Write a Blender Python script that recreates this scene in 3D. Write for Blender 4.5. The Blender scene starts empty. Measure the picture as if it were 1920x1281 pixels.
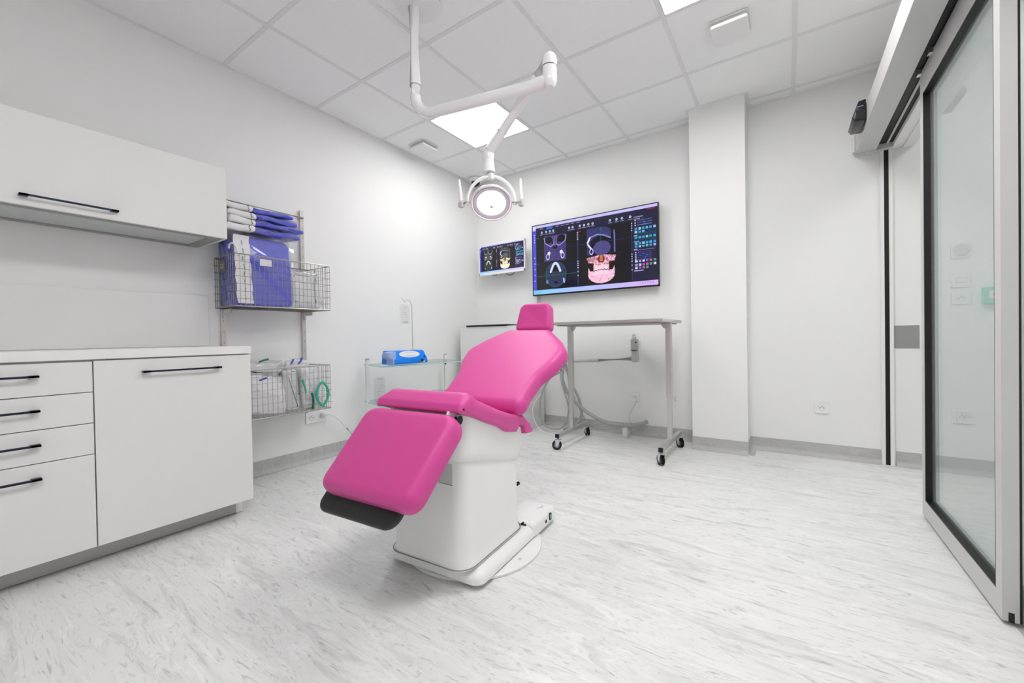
import bpy, bmesh, math, random
import numpy as np
from mathutils import Vector, Matrix
from math import sin, cos, pi, radians, sqrt
random.seed(7)
S = bpy.context.scene
COL = S.collection
V = Vector

# ------------------------------------------------------------------ camera
CAM_H = 0.89
yaw, pitch, roll = 0.5929, -0.0105, -0.0170
Fw = V((-sin(yaw)*cos(pitch), cos(yaw)*cos(pitch), sin(pitch)))
Rt = V((cos(yaw), sin(yaw), 0)); Up = Rt.cross(Fw)
Rr = Rt*cos(roll)+Up*sin(roll); Ur = -Rt*sin(roll)+Up*cos(roll)
cam = bpy.data.cameras.new('camera'); cam.lens = 766.32*36/1920; cam.sensor_width = 36; cam.sensor_fit = 'HORIZONTAL'
cam.clip_start = 0.02
camo = bpy.data.objects.new('camera', cam); COL.objects.link(camo)
camo.matrix_world = Matrix(((Rr.x, Ur.x, -Fw.x, 0), (Rr.y, Ur.y, -Fw.y, 0), (Rr.z, Ur.z, -Fw.z, CAM_H), (0, 0, 0, 1)))
S.camera = camo

# ------------------------------------------------------------------ light and exposure
PANEL_E = 19.5       # emission of the ceiling light panels
LAMP_E = 16.0        # emission of the operating lamp lens
S.view_settings.view_transform = 'Standard'
try: S.view_settings.look = 'None'
except Exception: pass
S.view_settings.gamma = 1; S.view_settings.use_curve_mapping = False
S.view_settings.exposure = 0.14
w = bpy.data.worlds.new('world'); S.world = w; w.use_nodes = True
w.node_tree.nodes['Background'].inputs[0].default_value = (0.9, 0.95, 1, 1)
w.node_tree.nodes['Background'].inputs[1].default_value = 0.3

# ------------------------------------------------------------------ materials
def lin(c):
    return tuple(((x/255)/12.92 if x/255 <= 0.04045 else ((x/255+0.055)/1.055)**2.4) for x in c)
def mat(name, col, rough=0.5, metal=0.0, bump=0.0, bscale=200.0, var=0.0, vscale=6.0, coat=0.0, spec=0.5, trans=0.0, alpha=1.0, emit=0.0, ior=1.45, sheen=0.0):
    m = bpy.data.materials.new(name); m.use_nodes = True
    nt = m.node_tree; b = nt.nodes['Principled BSDF']
    b.inputs['Base Color'].default_value = (*col, 1); b.inputs['Roughness'].default_value = rough
    b.inputs['Metallic'].default_value = metal; b.inputs['Coat Weight'].default_value = coat
    b.inputs['Specular IOR Level'].default_value = spec; b.inputs['Transmission Weight'].default_value = trans
    b.inputs['Alpha'].default_value = alpha; b.inputs['IOR'].default_value = ior
    b.inputs['Sheen Weight'].default_value = sheen
    if emit: b.inputs['Emission Color'].default_value = (*col, 1); b.inputs['Emission Strength'].default_value = emit
    tc = nt.nodes.new('ShaderNodeTexCoord')
    if bump:
        n = nt.nodes.new('ShaderNodeTexNoise'); n.inputs['Scale'].default_value = bscale; n.inputs['Detail'].default_value = 3
        nt.links.new(tc.outputs['Object'], n.inputs['Vector'])
        bp = nt.nodes.new('ShaderNodeBump'); bp.inputs['Strength'].default_value = bump; bp.inputs['Distance'].default_value = 0.002
        nt.links.new(n.outputs['Fac'], bp.inputs['Height']); nt.links.new(bp.outputs['Normal'], b.inputs['Normal'])
    if var:
        n = nt.nodes.new('ShaderNodeTexNoise'); n.inputs['Scale'].default_value = vscale; n.inputs['Detail'].default_value = 4
        nt.links.new(tc.outputs['Object'], n.inputs['Vector'])
        r = nt.nodes.new('ShaderNodeValToRGB'); nt.links.new(n.outputs['Fac'], r.inputs['Fac'])
        r.color_ramp.elements[0].position = 0.3; r.color_ramp.elements[1].position = 0.7
        r.color_ramp.elements[0].color = (*[c*(1-var) for c in col], 1); r.color_ramp.elements[1].color = (*[min(1, c*(1+var)) for c in col], 1)
        nt.links.new(r.outputs['Color'], b.inputs['Base Color'])
    return m
def vinyl(name, vec_scale, base, dark, light, rough):
    m = bpy.data.materials.new(name); m.use_nodes = True; nt = m.node_tree; b = nt.nodes['Principled BSDF']
    L = nt.links.new; N = nt.nodes.new
    tc = N('ShaderNodeTexCoord')
    mp = N('ShaderNodeMapping'); mp.inputs['Scale'].default_value = vec_scale; L(tc.outputs['Object'], mp.inputs['Vector'])
    wn = N('ShaderNodeTexNoise'); wn.inputs['Scale'].default_value = 2.2; wn.inputs['Detail'].default_value = 3; L(mp.outputs['Vector'], wn.inputs['Vector'])
    ws = N('ShaderNodeVectorMath'); ws.operation = 'SCALE'; ws.inputs['Scale'].default_value = 0.9; L(wn.outputs['Color'], ws.inputs[0])
    ad = N('ShaderNodeVectorMath'); ad.operation = 'ADD'; L(mp.outputs['Vector'], ad.inputs[0]); L(ws.outputs[0], ad.inputs[1])
    cols = []
    def layer(scale, detail, p0, p1, c0, c1, prev=None, blend='MIX'):
        n = N('ShaderNodeTexNoise'); n.inputs['Scale'].default_value = scale; n.inputs['Detail'].default_value = detail; n.inputs['Roughness'].default_value = 0.62
        L(ad.outputs[0], n.inputs['Vector'])
        r = N('ShaderNodeValToRGB'); r.color_ramp.elements[0].position = p0; r.color_ramp.elements[1].position = p1
        r.color_ramp.elements[0].color = c0; r.color_ramp.elements[1].color = c1
        L(n.outputs['Fac'], r.inputs['Fac']); return r
    k = (0, 0, 0, 1); wh = (1, 1, 1, 1)
    a = layer(5, 8, 0.52, 0.72, k, wh)
    c = layer(23, 7, 0.57, 0.70, k, wh)
    d = layer(9, 8, 0.54, 0.66, k, wh)
    e5 = layer(42, 6, 0.56, 0.70, k, wh)
    mot = layer(2.0, 3, 0.3, 0.7, (*[x*0.965 for x in base], 1), (*[min(1, x*1.03) for x in base], 1))
    m1 = N('ShaderNodeMix'); m1.data_type = 'RGBA'; m1.inputs[7].default_value = (*dark, 1); L(mot.outputs['Color'], m1.inputs[6])
    s1 = N('ShaderNodeMath'); s1.operation = 'MULTIPLY'; s1.inputs[1].default_value = 0.34; L(a.outputs['Color'], s1.inputs[0]); L(s1.outputs[0], m1.inputs[0])
    m2 = N('ShaderNodeMix'); m2.data_type = 'RGBA'; m2.inputs[7].default_value = (*dark, 1); L(m1.outputs[2], m2.inputs[6])
    s2 = N('ShaderNodeMath'); s2.operation = 'MULTIPLY'; s2.inputs[1].default_value = 0.58; L(c.outputs['Color'], s2.inputs[0]); L(s2.outputs[0], m2.inputs[0])
    m3 = N('ShaderNodeMix'); m3.data_type = 'RGBA'; m3.inputs[7].default_value = (*light, 1); L(m2.outputs[2], m3.inputs[6])
    s3 = N('ShaderNodeMath'); s3.operation = 'MULTIPLY'; s3.inputs[1].default_value = 0.45; L(d.outputs['Color'], s3.inputs[0]); L(s3.outputs[0], m3.inputs[0])
    m4 = N('ShaderNodeMix'); m4.data_type = 'RGBA'; m4.inputs[7].default_value = (*dark, 1); L(m3.outputs[2], m4.inputs[6])
    s4 = N('ShaderNodeMath'); s4.operation = 'MULTIPLY'; s4.inputs[1].default_value = 0.35; L(e5.outputs['Color'], s4.inputs[0]); L(s4.outputs[0], m4.inputs[0])
    L(m4.outputs[2], b.inputs['Base Color']); b.inputs['Roughness'].default_value = rough; b.inputs['Specular IOR Level'].default_value = 0.4
    bn = N('ShaderNodeTexNoise'); bn.inputs['Scale'].default_value = 90; L(tc.outputs['Object'], bn.inputs['Vector'])
    bp = N('ShaderNodeBump'); bp.inputs['Strength'].default_value = 0.08; bp.inputs['Distance'].default_value = 0.002; L(bn.outputs['Fac'], bp.inputs['Height']); L(bp.outputs['Normal'], b.inputs['Normal'])
    return m
def glassy(name, tint, haze, hcol, gl_rough=0.02, gl=1.0):
    """thin pane: tinted see-through, fresnel reflection, a little milky haze"""
    m = bpy.data.materials.new(name); m.use_nodes = True; nt = m.node_tree
    for n in list(nt.nodes): nt.nodes.remove(n)
    L = nt.links.new; N = nt.nodes.new
    o = N('ShaderNodeOutputMaterial'); t = N('ShaderNodeBsdfTransparent'); t.inputs[0].default_value = (*tint, 1)
    d = N('ShaderNodeBsdfDiffuse'); d.inputs[0].default_value = (*hcol, 1)
    g = N('ShaderNodeBsdfGlossy'); g.inputs['Roughness'].default_value = gl_rough
    lw = N('ShaderNodeLayerWeight'); lw.inputs[0].default_value = 0.5
    pw = N('ShaderNodeMath'); pw.operation = 'POWER'; pw.inputs[1].default_value = 5; L(lw.outputs['Facing'], pw.inputs[0])
    mf = N('ShaderNodeMath'); mf.operation = 'MULTIPLY_ADD'; mf.inputs[1].default_value = 0.9*gl; mf.inputs[2].default_value = 0.04*gl; L(pw.outputs[0], mf.inputs[0])
    a = N('ShaderNodeMixShader'); a.inputs[0].default_value = haze; L(t.outputs[0], a.inputs[1]); L(d.outputs[0], a.inputs[2])
    b = N('ShaderNodeMixShader'); L(mf.outputs[0], b.inputs[0]); L(a.outputs[0], b.inputs[1]); L(g.outputs[0], b.inputs[2])
    L(b.outputs[0], o.inputs[0]); return m
def emis(name, col, e):
    m = bpy.data.materials.new(name); m.use_nodes = True; nt = m.node_tree
    for n in list(nt.nodes): nt.nodes.remove(n)
    o = nt.nodes.new('ShaderNodeOutputMaterial'); x = nt.nodes.new('ShaderNodeEmission')
    x.inputs[0].default_value = (*col, 1); x.inputs[1].default_value = e; nt.links.new(x.outputs[0], o.inputs[0]); return m
M = {}
M['wall'] = mat('wall_paint', (0.89, 0.89, 0.884), 0.75, bump=0.05, bscale=250, var=0.006, vscale=2)
M['tile'] = mat('ceiling_tile', (0.95, 0.95, 0.947), 0.9, bump=0.15, bscale=500, var=0.01, vscale=60)
M['grid'] = mat('ceiling_grid', (0.82, 0.82, 0.817), 0.6, var=0.01)
M['trim'] = mat('white_trim', (0.86, 0.86, 0.855), 0.45, var=0.008)
M['floor'] = vinyl('floor_vinyl', (0.55, 3.2, 1.0), (0.78, 0.78, 0.772), (0.26, 0.26, 0.258), (0.93, 0.93, 0.92), 0.42)
M['bb_x'] = vinyl('cove_vinyl_long', (0.55, 1.0, 2.2), (0.52, 0.52, 0.51), (0.33, 0.33, 0.33), (0.66, 0.66, 0.65), 0.5)
M['bb_y'] = vinyl('cove_vinyl_cross', (1.0, 3.2, 0.55), (0.52, 0.52, 0.51), (0.33, 0.33, 0.33), (0.66, 0.66, 0.65), 0.5)
M['lam'] = mat('white_laminate', (0.82, 0.82, 0.812), 0.5, bump=0.03, bscale=300, var=0.008, vscale=3)
M['top'] = mat('worktop_laminate', (0.87, 0.87, 0.862), 0.45, bump=0.04, bscale=300, var=0.01)
M['plinth'] = mat('plinth_metal', (0.46, 0.46, 0.45), 0.4, metal=0.35, var=0.02)
M['under'] = mat('grey_underside', (0.34, 0.35, 0.33), 0.45, var=0.02)
M['frost'] = mat('frosted_panel', (0.58, 0.61, 0.60), 0.35, var=0.02)
M['navy'] = mat('dark_blue_handle', (0.008, 0.012, 0.03), 0.35, metal=0.3, var=0.1)
M['pink'] = mat('pink_upholstery', (0.66, 0.062, 0.31), 0.45, bump=0.05, bscale=450, var=0.01, vscale=4, sheen=0.08, spec=0.5)
M['blackcush'] = mat('black_upholstery', (0.016, 0.017, 0.018), 0.42, bump=0.05, bscale=400, var=0.1)
M['black'] = mat('black_rubber', (0.008, 0.008, 0.008), 0.5, var=0.1)
M['tvblack'] = mat('black_bezel', (0.006, 0.006, 0.007), 0.25, var=0.1)
M['shell'] = mat('white_shell', (0.86, 0.86, 0.855), 0.28, var=0.006, coat=0.3)
M['enamel'] = mat('white_enamel', (0.90, 0.90, 0.90), 0.22, var=0.005, coat=0.5)
M['greyplastic'] = mat('grey_plastic', (0.58, 0.58, 0.575), 0.4, var=0.02)
M['hose'] = mat('grey_hose', (0.42, 0.43, 0.42), 0.45, var=0.04, bump=0.1, bscale=150)
M['steel'] = mat('brushed_steel', (0.62, 0.61, 0.59), 0.32, metal=0.85, bump=0.04, bscale=300, var=0.03)
M['wire'] = mat('wire_steel', (0.40, 0.38, 0.35), 0.35, metal=0.8, var=0.03)
M['zinc'] = mat('zinc_plated', (0.72, 0.77, 0.80), 0.25, metal=0.8, var=0.05)
M['tyre'] = mat('tyre', (0.012, 0.012, 0.012), 0.6, var=0.1)
M['hub'] = mat('wheel_hub', (0.30, 0.31, 0.31), 0.5, var=0.05)
M['glass'] = glassy('door_glass', (0.89, 0.925, 0.915), 0.17, (0.80, 0.85, 0.84), 0.01, 0.8)
M['shelfglass'] = glassy('shelf_glass', (0.975, 0.996, 0.99), 0.015, (0.8, 0.95, 0.93), 0.01, 1.0)
M['glassedge'] = mat('glass_edge', (0.45, 0.82, 0.76), 0.15, var=0.05)
M['clear'] = glassy('clear_film', (0.985, 0.987, 0.99), 0.07, (0.9, 0.9, 0.92), 0.08, 1.0)
M['pouch'] = glassy('pouch_film', (0.99, 0.99, 0.99), 0.02, (0.9, 0.9, 0.9), 0.1, 0.35)
M['milky'] = glassy('milky_film', (0.98, 0.985, 0.985), 0.66, (0.95, 0.96, 0.96), 0.15, 0.8)
M['bluecloth'] = mat('blue_nonwoven', (0.095, 0.11, 0.62), 0.5, bump=0.5, bscale=60, var=0.12, vscale=25, coat=0.35)
M['paper'] = mat('white_paper', (0.80, 0.80, 0.81), 0.6, bump=0.1, bscale=80, var=0.02)
M['ink'] = mat('black_ink', (0.03, 0.03, 0.03), 0.6, var=0.05)
M['alu'] = mat('door_frame_paint', (0.62, 0.62, 0.61), 0.4, var=0.006)
M['ring'] = mat('reflector_ring', (0.62, 0.62, 0.66), 0.35, var=0.01)
M['green'] = mat('green_plastic', (0.03, 0.58, 0.40), 0.35, var=0.08)
M['dkgreen'] = mat('dark_green_plastic', (0.03, 0.16, 0.09), 0.4, var=0.1)
M['bluedev'] = mat('bright_blue_plastic', (0.0, 0.22, 0.88), 0.35, var=0.03)
M['paleblue'] = mat('pale_blue_plastic', (0.36, 0.48, 0.85), 0.4, var=0.03)
M['violet'] = mat('blue_clip_plastic', (0.10, 0.10, 0.55), 0.4, var=0.05)
M['panel'] = emis('light_panel', (1.0, 0.998, 0.992), PANEL_E)
M['panel_left'] = emis('light_panel_left', (1.0, 0.998, 0.992), PANEL_E*0.68)
M['corfill'] = emis('corridor_fill_light', (1.0, 1.0, 0.99), 6.0)
M['lens'] = emis('lamp_lens', (0.97, 0.98, 1.0), LAMP_E)
M['plate'] = mat('grey_plate', (0.36, 0.36, 0.35), 0.5, metal=0.3, var=0.02)
M['brass'] = mat('dull_tag', (0.16, 0.15, 0.12), 0.45, metal=0.4, var=0.1)
M['seam'] = mat('seam_grey', (0.25, 0.25, 0.25), 0.6, var=0.05)

# ------------------------------------------------------------------ mesh helpers
def box(bm, x0, x1, y0, y1, z0, z1, bev=0.0, seg=2):
    r = bmesh.ops.create_cube(bm, size=1.0)
    vs = r['verts']
    for v in vs:
        v.co = V(((x0+x1)/2+v.co.x*(x1-x0), (y0+y1)/2+v.co.y*(y1-y0), (z0+z1)/2+v.co.z*(z1-z0)))
    if bev > 0:
        es = list({e for v in vs for e in v.link_edges})
        bmesh.ops.bevel(bm, geom=es, offset=bev, segments=seg, profile=0.5, affect='EDGES', clamp_overlap=True)
    return bm
def frame_of(d):
    d = d.normalized(); up = V((0, 0, 1)) if abs(d.z) < 0.95 else V((1, 0, 0))
    a = d.cross(up).normalized(); return a, a.cross(d).normalized()
def tube(bm, pts, r, seg=12, closed=False, cap=True, flat=None):
    pts = [V(p) for p in pts]; n = len(pts); rings = []
    rad = r if isinstance(r, (list, tuple)) else [r]*n
    prev = None
    for i, p in enumerate(pts):
        if closed: d = pts[(i+1) % n]-pts[i-1]
        else: d = pts[min(i+1, n-1)]-pts[max(i-1, 0)]
        d.normalize()
        if prev is None: a, b = frame_of(d)
        else:
            a = (prev-d*prev.dot(d))
            a = a.normalized() if a.length > 1e-6 else frame_of(d)[0]
            b = d.cross(a)
        prev = a
        fl = flat or 1.0
        rings.append([bm.verts.new(p+a*rad[i]*cos(2*pi*k/seg)+b*rad[i]*fl*sin(2*pi*k/seg)) for k in range(seg)])
    m = n if closed else n-1
    for i in range(m):
        A_, B_ = rings[i], rings[(i+1) % n]
        for k in range(seg):
            bm.faces.new((A_[k], A_[(k+1) % seg], B_[(k+1) % seg], B_[k]))
    if cap and not closed:
        bm.faces.new(rings[0][::-1]); bm.faces.new(rings[-1])
    return bm
def wire(bm, p, q, r):
    return tube(bm, [p, q], r, 5)
def cyl(bm, p, q, r0, r1=None, seg=24):
    return tube(bm, [p, q], [r0, r1 if r1 is not None else r0], seg)
def smooth_path(pts, n=8):
    pts = [V(p) for p in pts]; out = []
    P = [pts[0]*2-pts[1]]+pts+[pts[-1]*2-pts[-2]]
    for i in range(1, len(P)-2):
        for k in range(n):
            t = k/n; a, b, c, d = P[i-1], P[i], P[i+1], P[i+2]
            out.append(0.5*((2*b)+(c-a)*t+(2*a-5*b+4*c-d)*t*t+(3*b-3*c+d-a)*t**3))
    out.append(pts[-1]); return out
def lathe(bm, prof, origin, axis, seg=32):
    """prof: (radius, height along axis)"""
    origin = V(origin); axis = V(axis).normalized(); a, b = frame_of(axis); rings = []
    for r, h in prof:
        c = origin+axis*h
        if r < 1e-6: rings.append([bm.verts.new(c)])
        else: rings.append([bm.verts.new(c+a*r*cos(2*pi*k/seg)+b*r*sin(2*pi*k/seg)) for k in range(seg)])
    for A_, B_ in zip(rings, rings[1:]):
        for k in range(seg):
            k2 = (k+1) % seg
            if len(A_) == 1 and len(B_) == 1: continue
            if len(A_) == 1: bm.faces.new((A_[0], B_[k2], B_[k]))
            elif len(B_) == 1: bm.faces.new((A_[k], A_[k2], B_[0]))
            else: bm.faces.new((A_[k], A_[k2], B_[k2], B_[k]))
    return bm
def roundpoly(pts, rad, seg=6):
    """pts list of (x,y) or (x,y,r); returns a rounded outline"""
    out = []; n = len(pts)
    for i in range(n):
        p = V(pts[i][:2]); a = V(pts[i-1][:2]); b = V(pts[(i+1) % n][:2])
        r = pts[i][2] if len(pts[i]) > 2 else rad
        u = (a-p); v = (b-p); lu, lv = u.length, v.length; u.normalize(); v.normalize()
        ang = math.acos(max(-1, min(1, u.dot(v))))
        if r <= 0 or ang > pi-0.02: out.append(p); continue
        d = min(r/math.tan(ang/2), lu*0.48, lv*0.48); r2 = d*math.tan(ang/2)
        c = p+(u+v).normalized()*(r2/sin(ang/2))
        s = p+u*d-c; e = p+v*d-c
        a0 = math.atan2(s.y, s.x); a1 = math.atan2(e.y, e.x); da = a1-a0
        while da > pi: da -= 2*pi
        while da < -pi: da += 2*pi
        for k in range(seg+1):
            t = a0+da*k/seg; out.append(c+V((cos(t), sin(t)))*r2)
    return out
def area(o):
    return 0.5*sum(o[i-1].x*o[i].y-o[i].x*o[i-1].y for i in range(len(o)))
def inset(o, d):
    n = len(o); res = []
    for i in range(n):
        p = o[i]; a = (p-o[i-1]); b = (o[(i+1) % n]-p)
        if a.length < 1e-7: a = b
        if b.length < 1e-7: b = a
        na = V((-a.y, a.x)).normalized(); nb = V((-b.y, b.x)).normalized(); m = (na+nb)
        m = m.normalized() if m.length > 1e-6 else na
        k = 1/max(0.5, m.dot(na)); res.append(p+m*(d*k))
    return res
def slab(bm, outline, t, r, fn, nr=5, crown=0.0, cap_rings=3, ngon=False, rb=None):
    """rounded slab; outline CCW 2D; w from 0 (back) to t (front); fn(u,v,w) -> world"""
    o = [V(p[:2]) for p in outline]
    if area(o) < 0: o = o[::-1]
    rb = r if rb is None else rb
    levels = []
    for k in range(nr+1):
        th = pi/2*k/nr; levels.append((rb*(1-sin(th)), rb-rb*cos(th)))
    for k in range(nr+1):
        th = pi/2*k/nr; levels.append((r*(1-cos(th)), t-r+r*sin(th)))
    rings = []
    for d, h in levels:
        q = inset(o, d); rings.append([bm.verts.new(fn(p.x, p.y, h)) for p in q])
    n = len(o)
    for A_, B_ in zip(rings, rings[1:]):
        for k in range(n):
            bm.faces.new((A_[k], A_[(k+1) % n], B_[(k+1) % n], B_[k]))
    bm.faces.new(rings[0][::-1])
    if ngon: bm.faces.new(rings[-1]); return bm
    q = inset(o, r); c = V((sum(p.x for p in q)/n, sum(p.y for p in q)/n)); last = rings[-1]
    for j in range(1, cap_rings+1):
        f = j/(cap_rings+1); h = t+crown*(1-(1-f)**2)
        ring = [bm.verts.new(fn(*(p.lerp(c, f)), h)) for p in q]
        for k in range(n): bm.faces.new((last[k], last[(k+1) % n], ring[(k+1) % n], ring[k]))
        last = ring
    cv = bm.verts.new(fn(c.x, c.y, t+crown))
    for k in range(n): bm.faces.new((last[k], last[(k+1) % n], cv))
    return bm
def disc(bm, c, nrm, r, t, seg=24):
    c = V(c); nrm = V(nrm).normalized(); return cyl(bm, c, c+nrm*t, r, r, seg)

def finish(bm, name, m, parent=None, smooth=35):
    bmesh.ops.recalc_face_normals(bm, faces=bm.faces)
    me = bpy.data.meshes.new(name)
    if parent is not None:
        off = wloc(parent)
        for v in bm.verts: v.co -= off
        org = V((0, 0, 0))
    else:
        xs = [v.co.x for v in bm.verts]; ys = [v.co.y for v in bm.verts]; zs = [v.co.z for v in bm.verts]
        org = V(((min(xs)+max(xs))/2, (min(ys)+max(ys))/2, min(zs)))
        for v in bm.verts: v.co -= org
    bm.to_mesh(me); bm.free()
    if smooth:
        me.shade_smooth(); me.set_sharp_from_angle(angle=radians(smooth))
    me.materials.append(m)
    o = bpy.data.objects.new(name, me); COL.objects.link(o); o.location = org
    if smooth and len(me.polygons) < 160:
        wn = o.modifiers.new('weighted_normals', 'WEIGHTED_NORMAL'); wn.keep_sharp = True
    if parent is not None: o.parent = parent
    return o
def wloc(o):
    p = V(o.location)
    while o.parent: o = o.parent; p += V(o.location)
    return p
def thing(name, label, cat, loc, group=None):
    o = bpy.data.objects.new(name, None); COL.objects.link(o); o.location = loc; o.empty_display_size = 0.05
    return tag(o, label, cat, group)
def tag(o, label, cat, group=None):
    o['label'] = label; o['category'] = cat
    if group: o['group'] = group
    return o
def struct(o): o['kind'] = 'structure'; return o
def B(): return bmesh.new()
def bx(*a, **k): return box(B(), *a, **k)

# ------------------------------------------------------------------ room constants
XL, XR, YB, YF, ZC = -2.919, 0.600, 3.641, -1.30, 2.622
XC = 2.1                                # far side of the corridor
BBH = 0.095
OY0 = 1.98                              # near end of the doorway in the right wall
# floor, walls
struct(finish(bx(XL-0.1, XC+0.1, YF-0.1, YB+0.1, -0.08, 0.0), 'floor', M['floor']))
struct(finish(bx(XL-0.1, XL, YF-0.1, YB+0.1, 0, ZC+0.1), 'wall_left', M['wall']))
struct(finish(bx(XL, XC+0.1, YB, YB+0.1, 0, ZC+0.1), 'wall_back', M['wall']))
struct(finish(bx(XL, XC+0.1, YF-0.1, YF, 0, ZC+0.1), 'wall_front', M['wall']))
b = B(); box(b, XR, XR+0.12, YF, OY0, 0, ZC+0.1); box(b, XR-0.022, XR+0.03, OY0, YB, 2.085, ZC+0.1)
struct(finish(b, 'wall_right', M['wall']))
struct(finish(bx(XC, XC+0.1, YF, YB, 0, ZC+0.1), 'wall_corridor', M['wall']))
CX0, CX1, CY = -0.621, -0.243, 3.425
struct(finish(bx(CX0, CX1, CY, YB, 0, ZC+0.05, bev=0.003), 'wall_column', M['wall']))
# coved vinyl baseboards
def cove(name, p, q, nrm, m):
    """skirting strip from p to q (floor line on the wall), nrm points into the room"""
    p, q, nrm = V(p), V(q), V(nrm); bm = B(); R = 0.035; prof = [(0.0, BBH), (0.003, BBH), (0.003, R)]
    for k in range(1, 7):
        t = pi/2*k/6; prof.append((0.003+R-R*cos(t), R-R*sin(t)))
    prof.append((0.003+R+0.004, 0.0004)); prof.append((0.0, 0.0004))
    rings = [[bm.verts.new(e+nrm*d+V((0, 0, h))) for d, h in prof] for e in (p, q)]
    n = len(prof)
    for k in range(n): bm.faces.new((rings[0][k], rings[0][(k+1) % n], rings[1][(k+1) % n], rings[1][k]))
    bm.faces.new(rings[0]); bm.faces.new(rings[1][::-1])
    return struct(finish(bm, name, m))
cove('baseboard_left', (XL, 0.99, 0), (XL, YB, 0), (1, 0, 0), M['bb_y'])
cove('baseboard_back', (XL, YB, 0), (CX0, YB, 0), (0, -1, 0), M['bb_x'])
cove('baseboard_back', (CX1, YB, 0), (0.515, YB, 0), (0, -1, 0), M['bb_x'])
cove('baseboard_corridor', (0.59, YB, 0), (XC, YB, 0), (0, -1, 0), M['bb_x'])
cove('baseboard_column', (CX0, CY, 0), (CX1, CY, 0), (0, -1, 0), M['bb_x'])
cove('baseboard_column', (CX1, CY, 0), (CX1, YB, 0), (1, 0, 0), M['bb_y'])
cove('baseboard_right', (XR, YF, 0), (XR, OY0, 0), (-1, 0, 0), M['bb_y'])

# ceiling: slab + tiles + grid bars
ceil = struct(finish(bx(XL-0.1, XC+0.1, YF-0.1, YB+0.1, ZC+0.10, ZC+0.2), 'ceiling', M['tile']))
gx = [XL]+[-2.3503+0.6*i for i in range(5)]+[XR]
gy = [YF]+[1.1439+0.6*j for j in range(-4, 5)]+[YB]
lightcells = {(1, 7), (4, 6), (4, 3)}
for i in range(len(gx)-1):
    for j in range(len(gy)-1):
        if (i, j) in lightcells: continue
        finish(bx(gx[i]+0.008, gx[i+1]-0.008, gy[j]+0.008, gy[j+1]-0.008, ZC+0.002, ZC+0.017, bev=0.002, seg=1), 'ceiling_tile', M['tile'], ceil)
for x in gx[1:-1]:
    finish(bx(x-0.012, x+0.012, YF, YB, ZC-0.002, ZC+0.03), 'grid_bar', M['grid'], ceil)
for y in gy[1:-1]:
    for i in range(len(gx)-1):
        finish(bx(gx[i]+0.012, gx[i+1]-0.012, y-0.012, y+0.012, ZC-0.001, ZC+0.03), 'grid_bar', M['grid'], ceil)
struct(finish(bx(XR+0.12, XC, YF, YB, ZC, ZC+0.02), 'ceiling_corridor', M['tile']))
b = B(); T = 0.022
box(b, XL, XL+T, YF, YB, ZC-0.003, ZC+0.004); box(b, XL, CX0, YB-T, YB, ZC-0.003, ZC+0.004); box(b, CX1, XR, YB-T, YB, ZC-0.003, ZC+0.004)
box(b, CX0-T, CX1+T, CY-T, CY, ZC-0.003, ZC+0.004); box(b, CX0-T, CX0, CY, YB-T, ZC-0.003, ZC+0.004); box(b, CX1, CX1+T, CY, YB-T, ZC-0.003, ZC+0.004)
struct(finish(b, 'trim_1', M['trim']))

def light_panel(i, j, label, m='panel'):
    x0, x1, y0, y1 = gx[i]+0.014, gx[i+1]-0.014, gy[j]+0.014, gy[j+1]-0.014
    t = thing('ceiling_light', label, 'ceiling light', ((x0+x1)/2, (y0+y1)/2, ZC), 'square light panels set in the tiled ceiling')
    finish(bx(x0+0.004, x1-0.004, y0+0.004, y1-0.004, ZC-0.0025, ZC+0.01), 'diffuser', M[m], t)
    b = B(); e = 0.004
    box(b, x0, x0+e, y0, y1, ZC-0.004, ZC+0.02); box(b, x1-e, x1, y0, y1, ZC-0.004, ZC+0.02)
    box(b, x0, x1, y0, y0+e, ZC-0.004, ZC+0.02); box(b, x0, x1, y1-e, y1, ZC-0.004, ZC+0.02)
    finish(b, 'frame', M['trim'], t)
light_panel(1, 7, 'glowing square ceiling light panel behind the operating lamp arm', 'panel_left')
light_panel(4, 6, 'glowing square ceiling light panel cut by the top edge, near the right air diffuser')
light_panel(4, 3, 'unseen square light panel added to the ceiling above the camera')  # unseen panel, added to brighten the room from the camera side
t = thing('corridor_fill_light', 'unseen fill light added on the corridor ceiling behind the glass door', 'ceiling light', (1.35, 2.2, ZC))  # glowing panel added to light the corridor, out of the camera's view
finish(bx(1.15, 1.55, 1.2, 2.9, ZC-0.012, ZC-0.002), 'diffuser', M['corfill'], t)
finish(bx(1.14, 1.56, 1.19, 2.91, ZC-0.008, ZC), 'frame', M['trim'], t)

# air diffusers
def diffuser(cx, cy, s, label):
    t = thing('air_diffuser', label, 'air vent', (cx, cy, ZC), 'square air diffusers on the ceiling')
    o = roundpoly([(cx-s, cy-s), (cx+s, cy-s), (cx+s, cy+s), (cx-s, cy+s)], 0.012, 4)
    b = B(); slab(b, o, 0.018, 0.006, lambda u, v, w_: V((u, v, ZC-0.022-w_)), nr=3, ngon=True); finish(b, 'face_plate', M['trim'], t)
    s2 = s*0.86; b = bx(cx-s2, cx+s2, cy-s2, cy+s2, ZC-0.0225, ZC-0.002); finish(b, 'neck', M['greyplastic'], t)
    b = B(); o = roundpoly([(cx-s-0.004, cy-s-0.004), (cx+s+0.004, cy-s-0.004), (cx+s+0.004, cy+s+0.004), (cx-s-0.004, cy+s+0.004)], 0.012, 4)
    slab(b, o, 0.006, 0.002, lambda u, v, w_: V((u, v, ZC-w_)), nr=2, ngon=True); finish(b, 'base_plate', M['trim'], t)
diffuser(-0.252, 2.625, 0.092, 'white square air diffuser on the ceiling near the column')
diffuser(-2.70, 2.635, 0.092, 'small white square air diffuser on the ceiling by the left wall')
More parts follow.
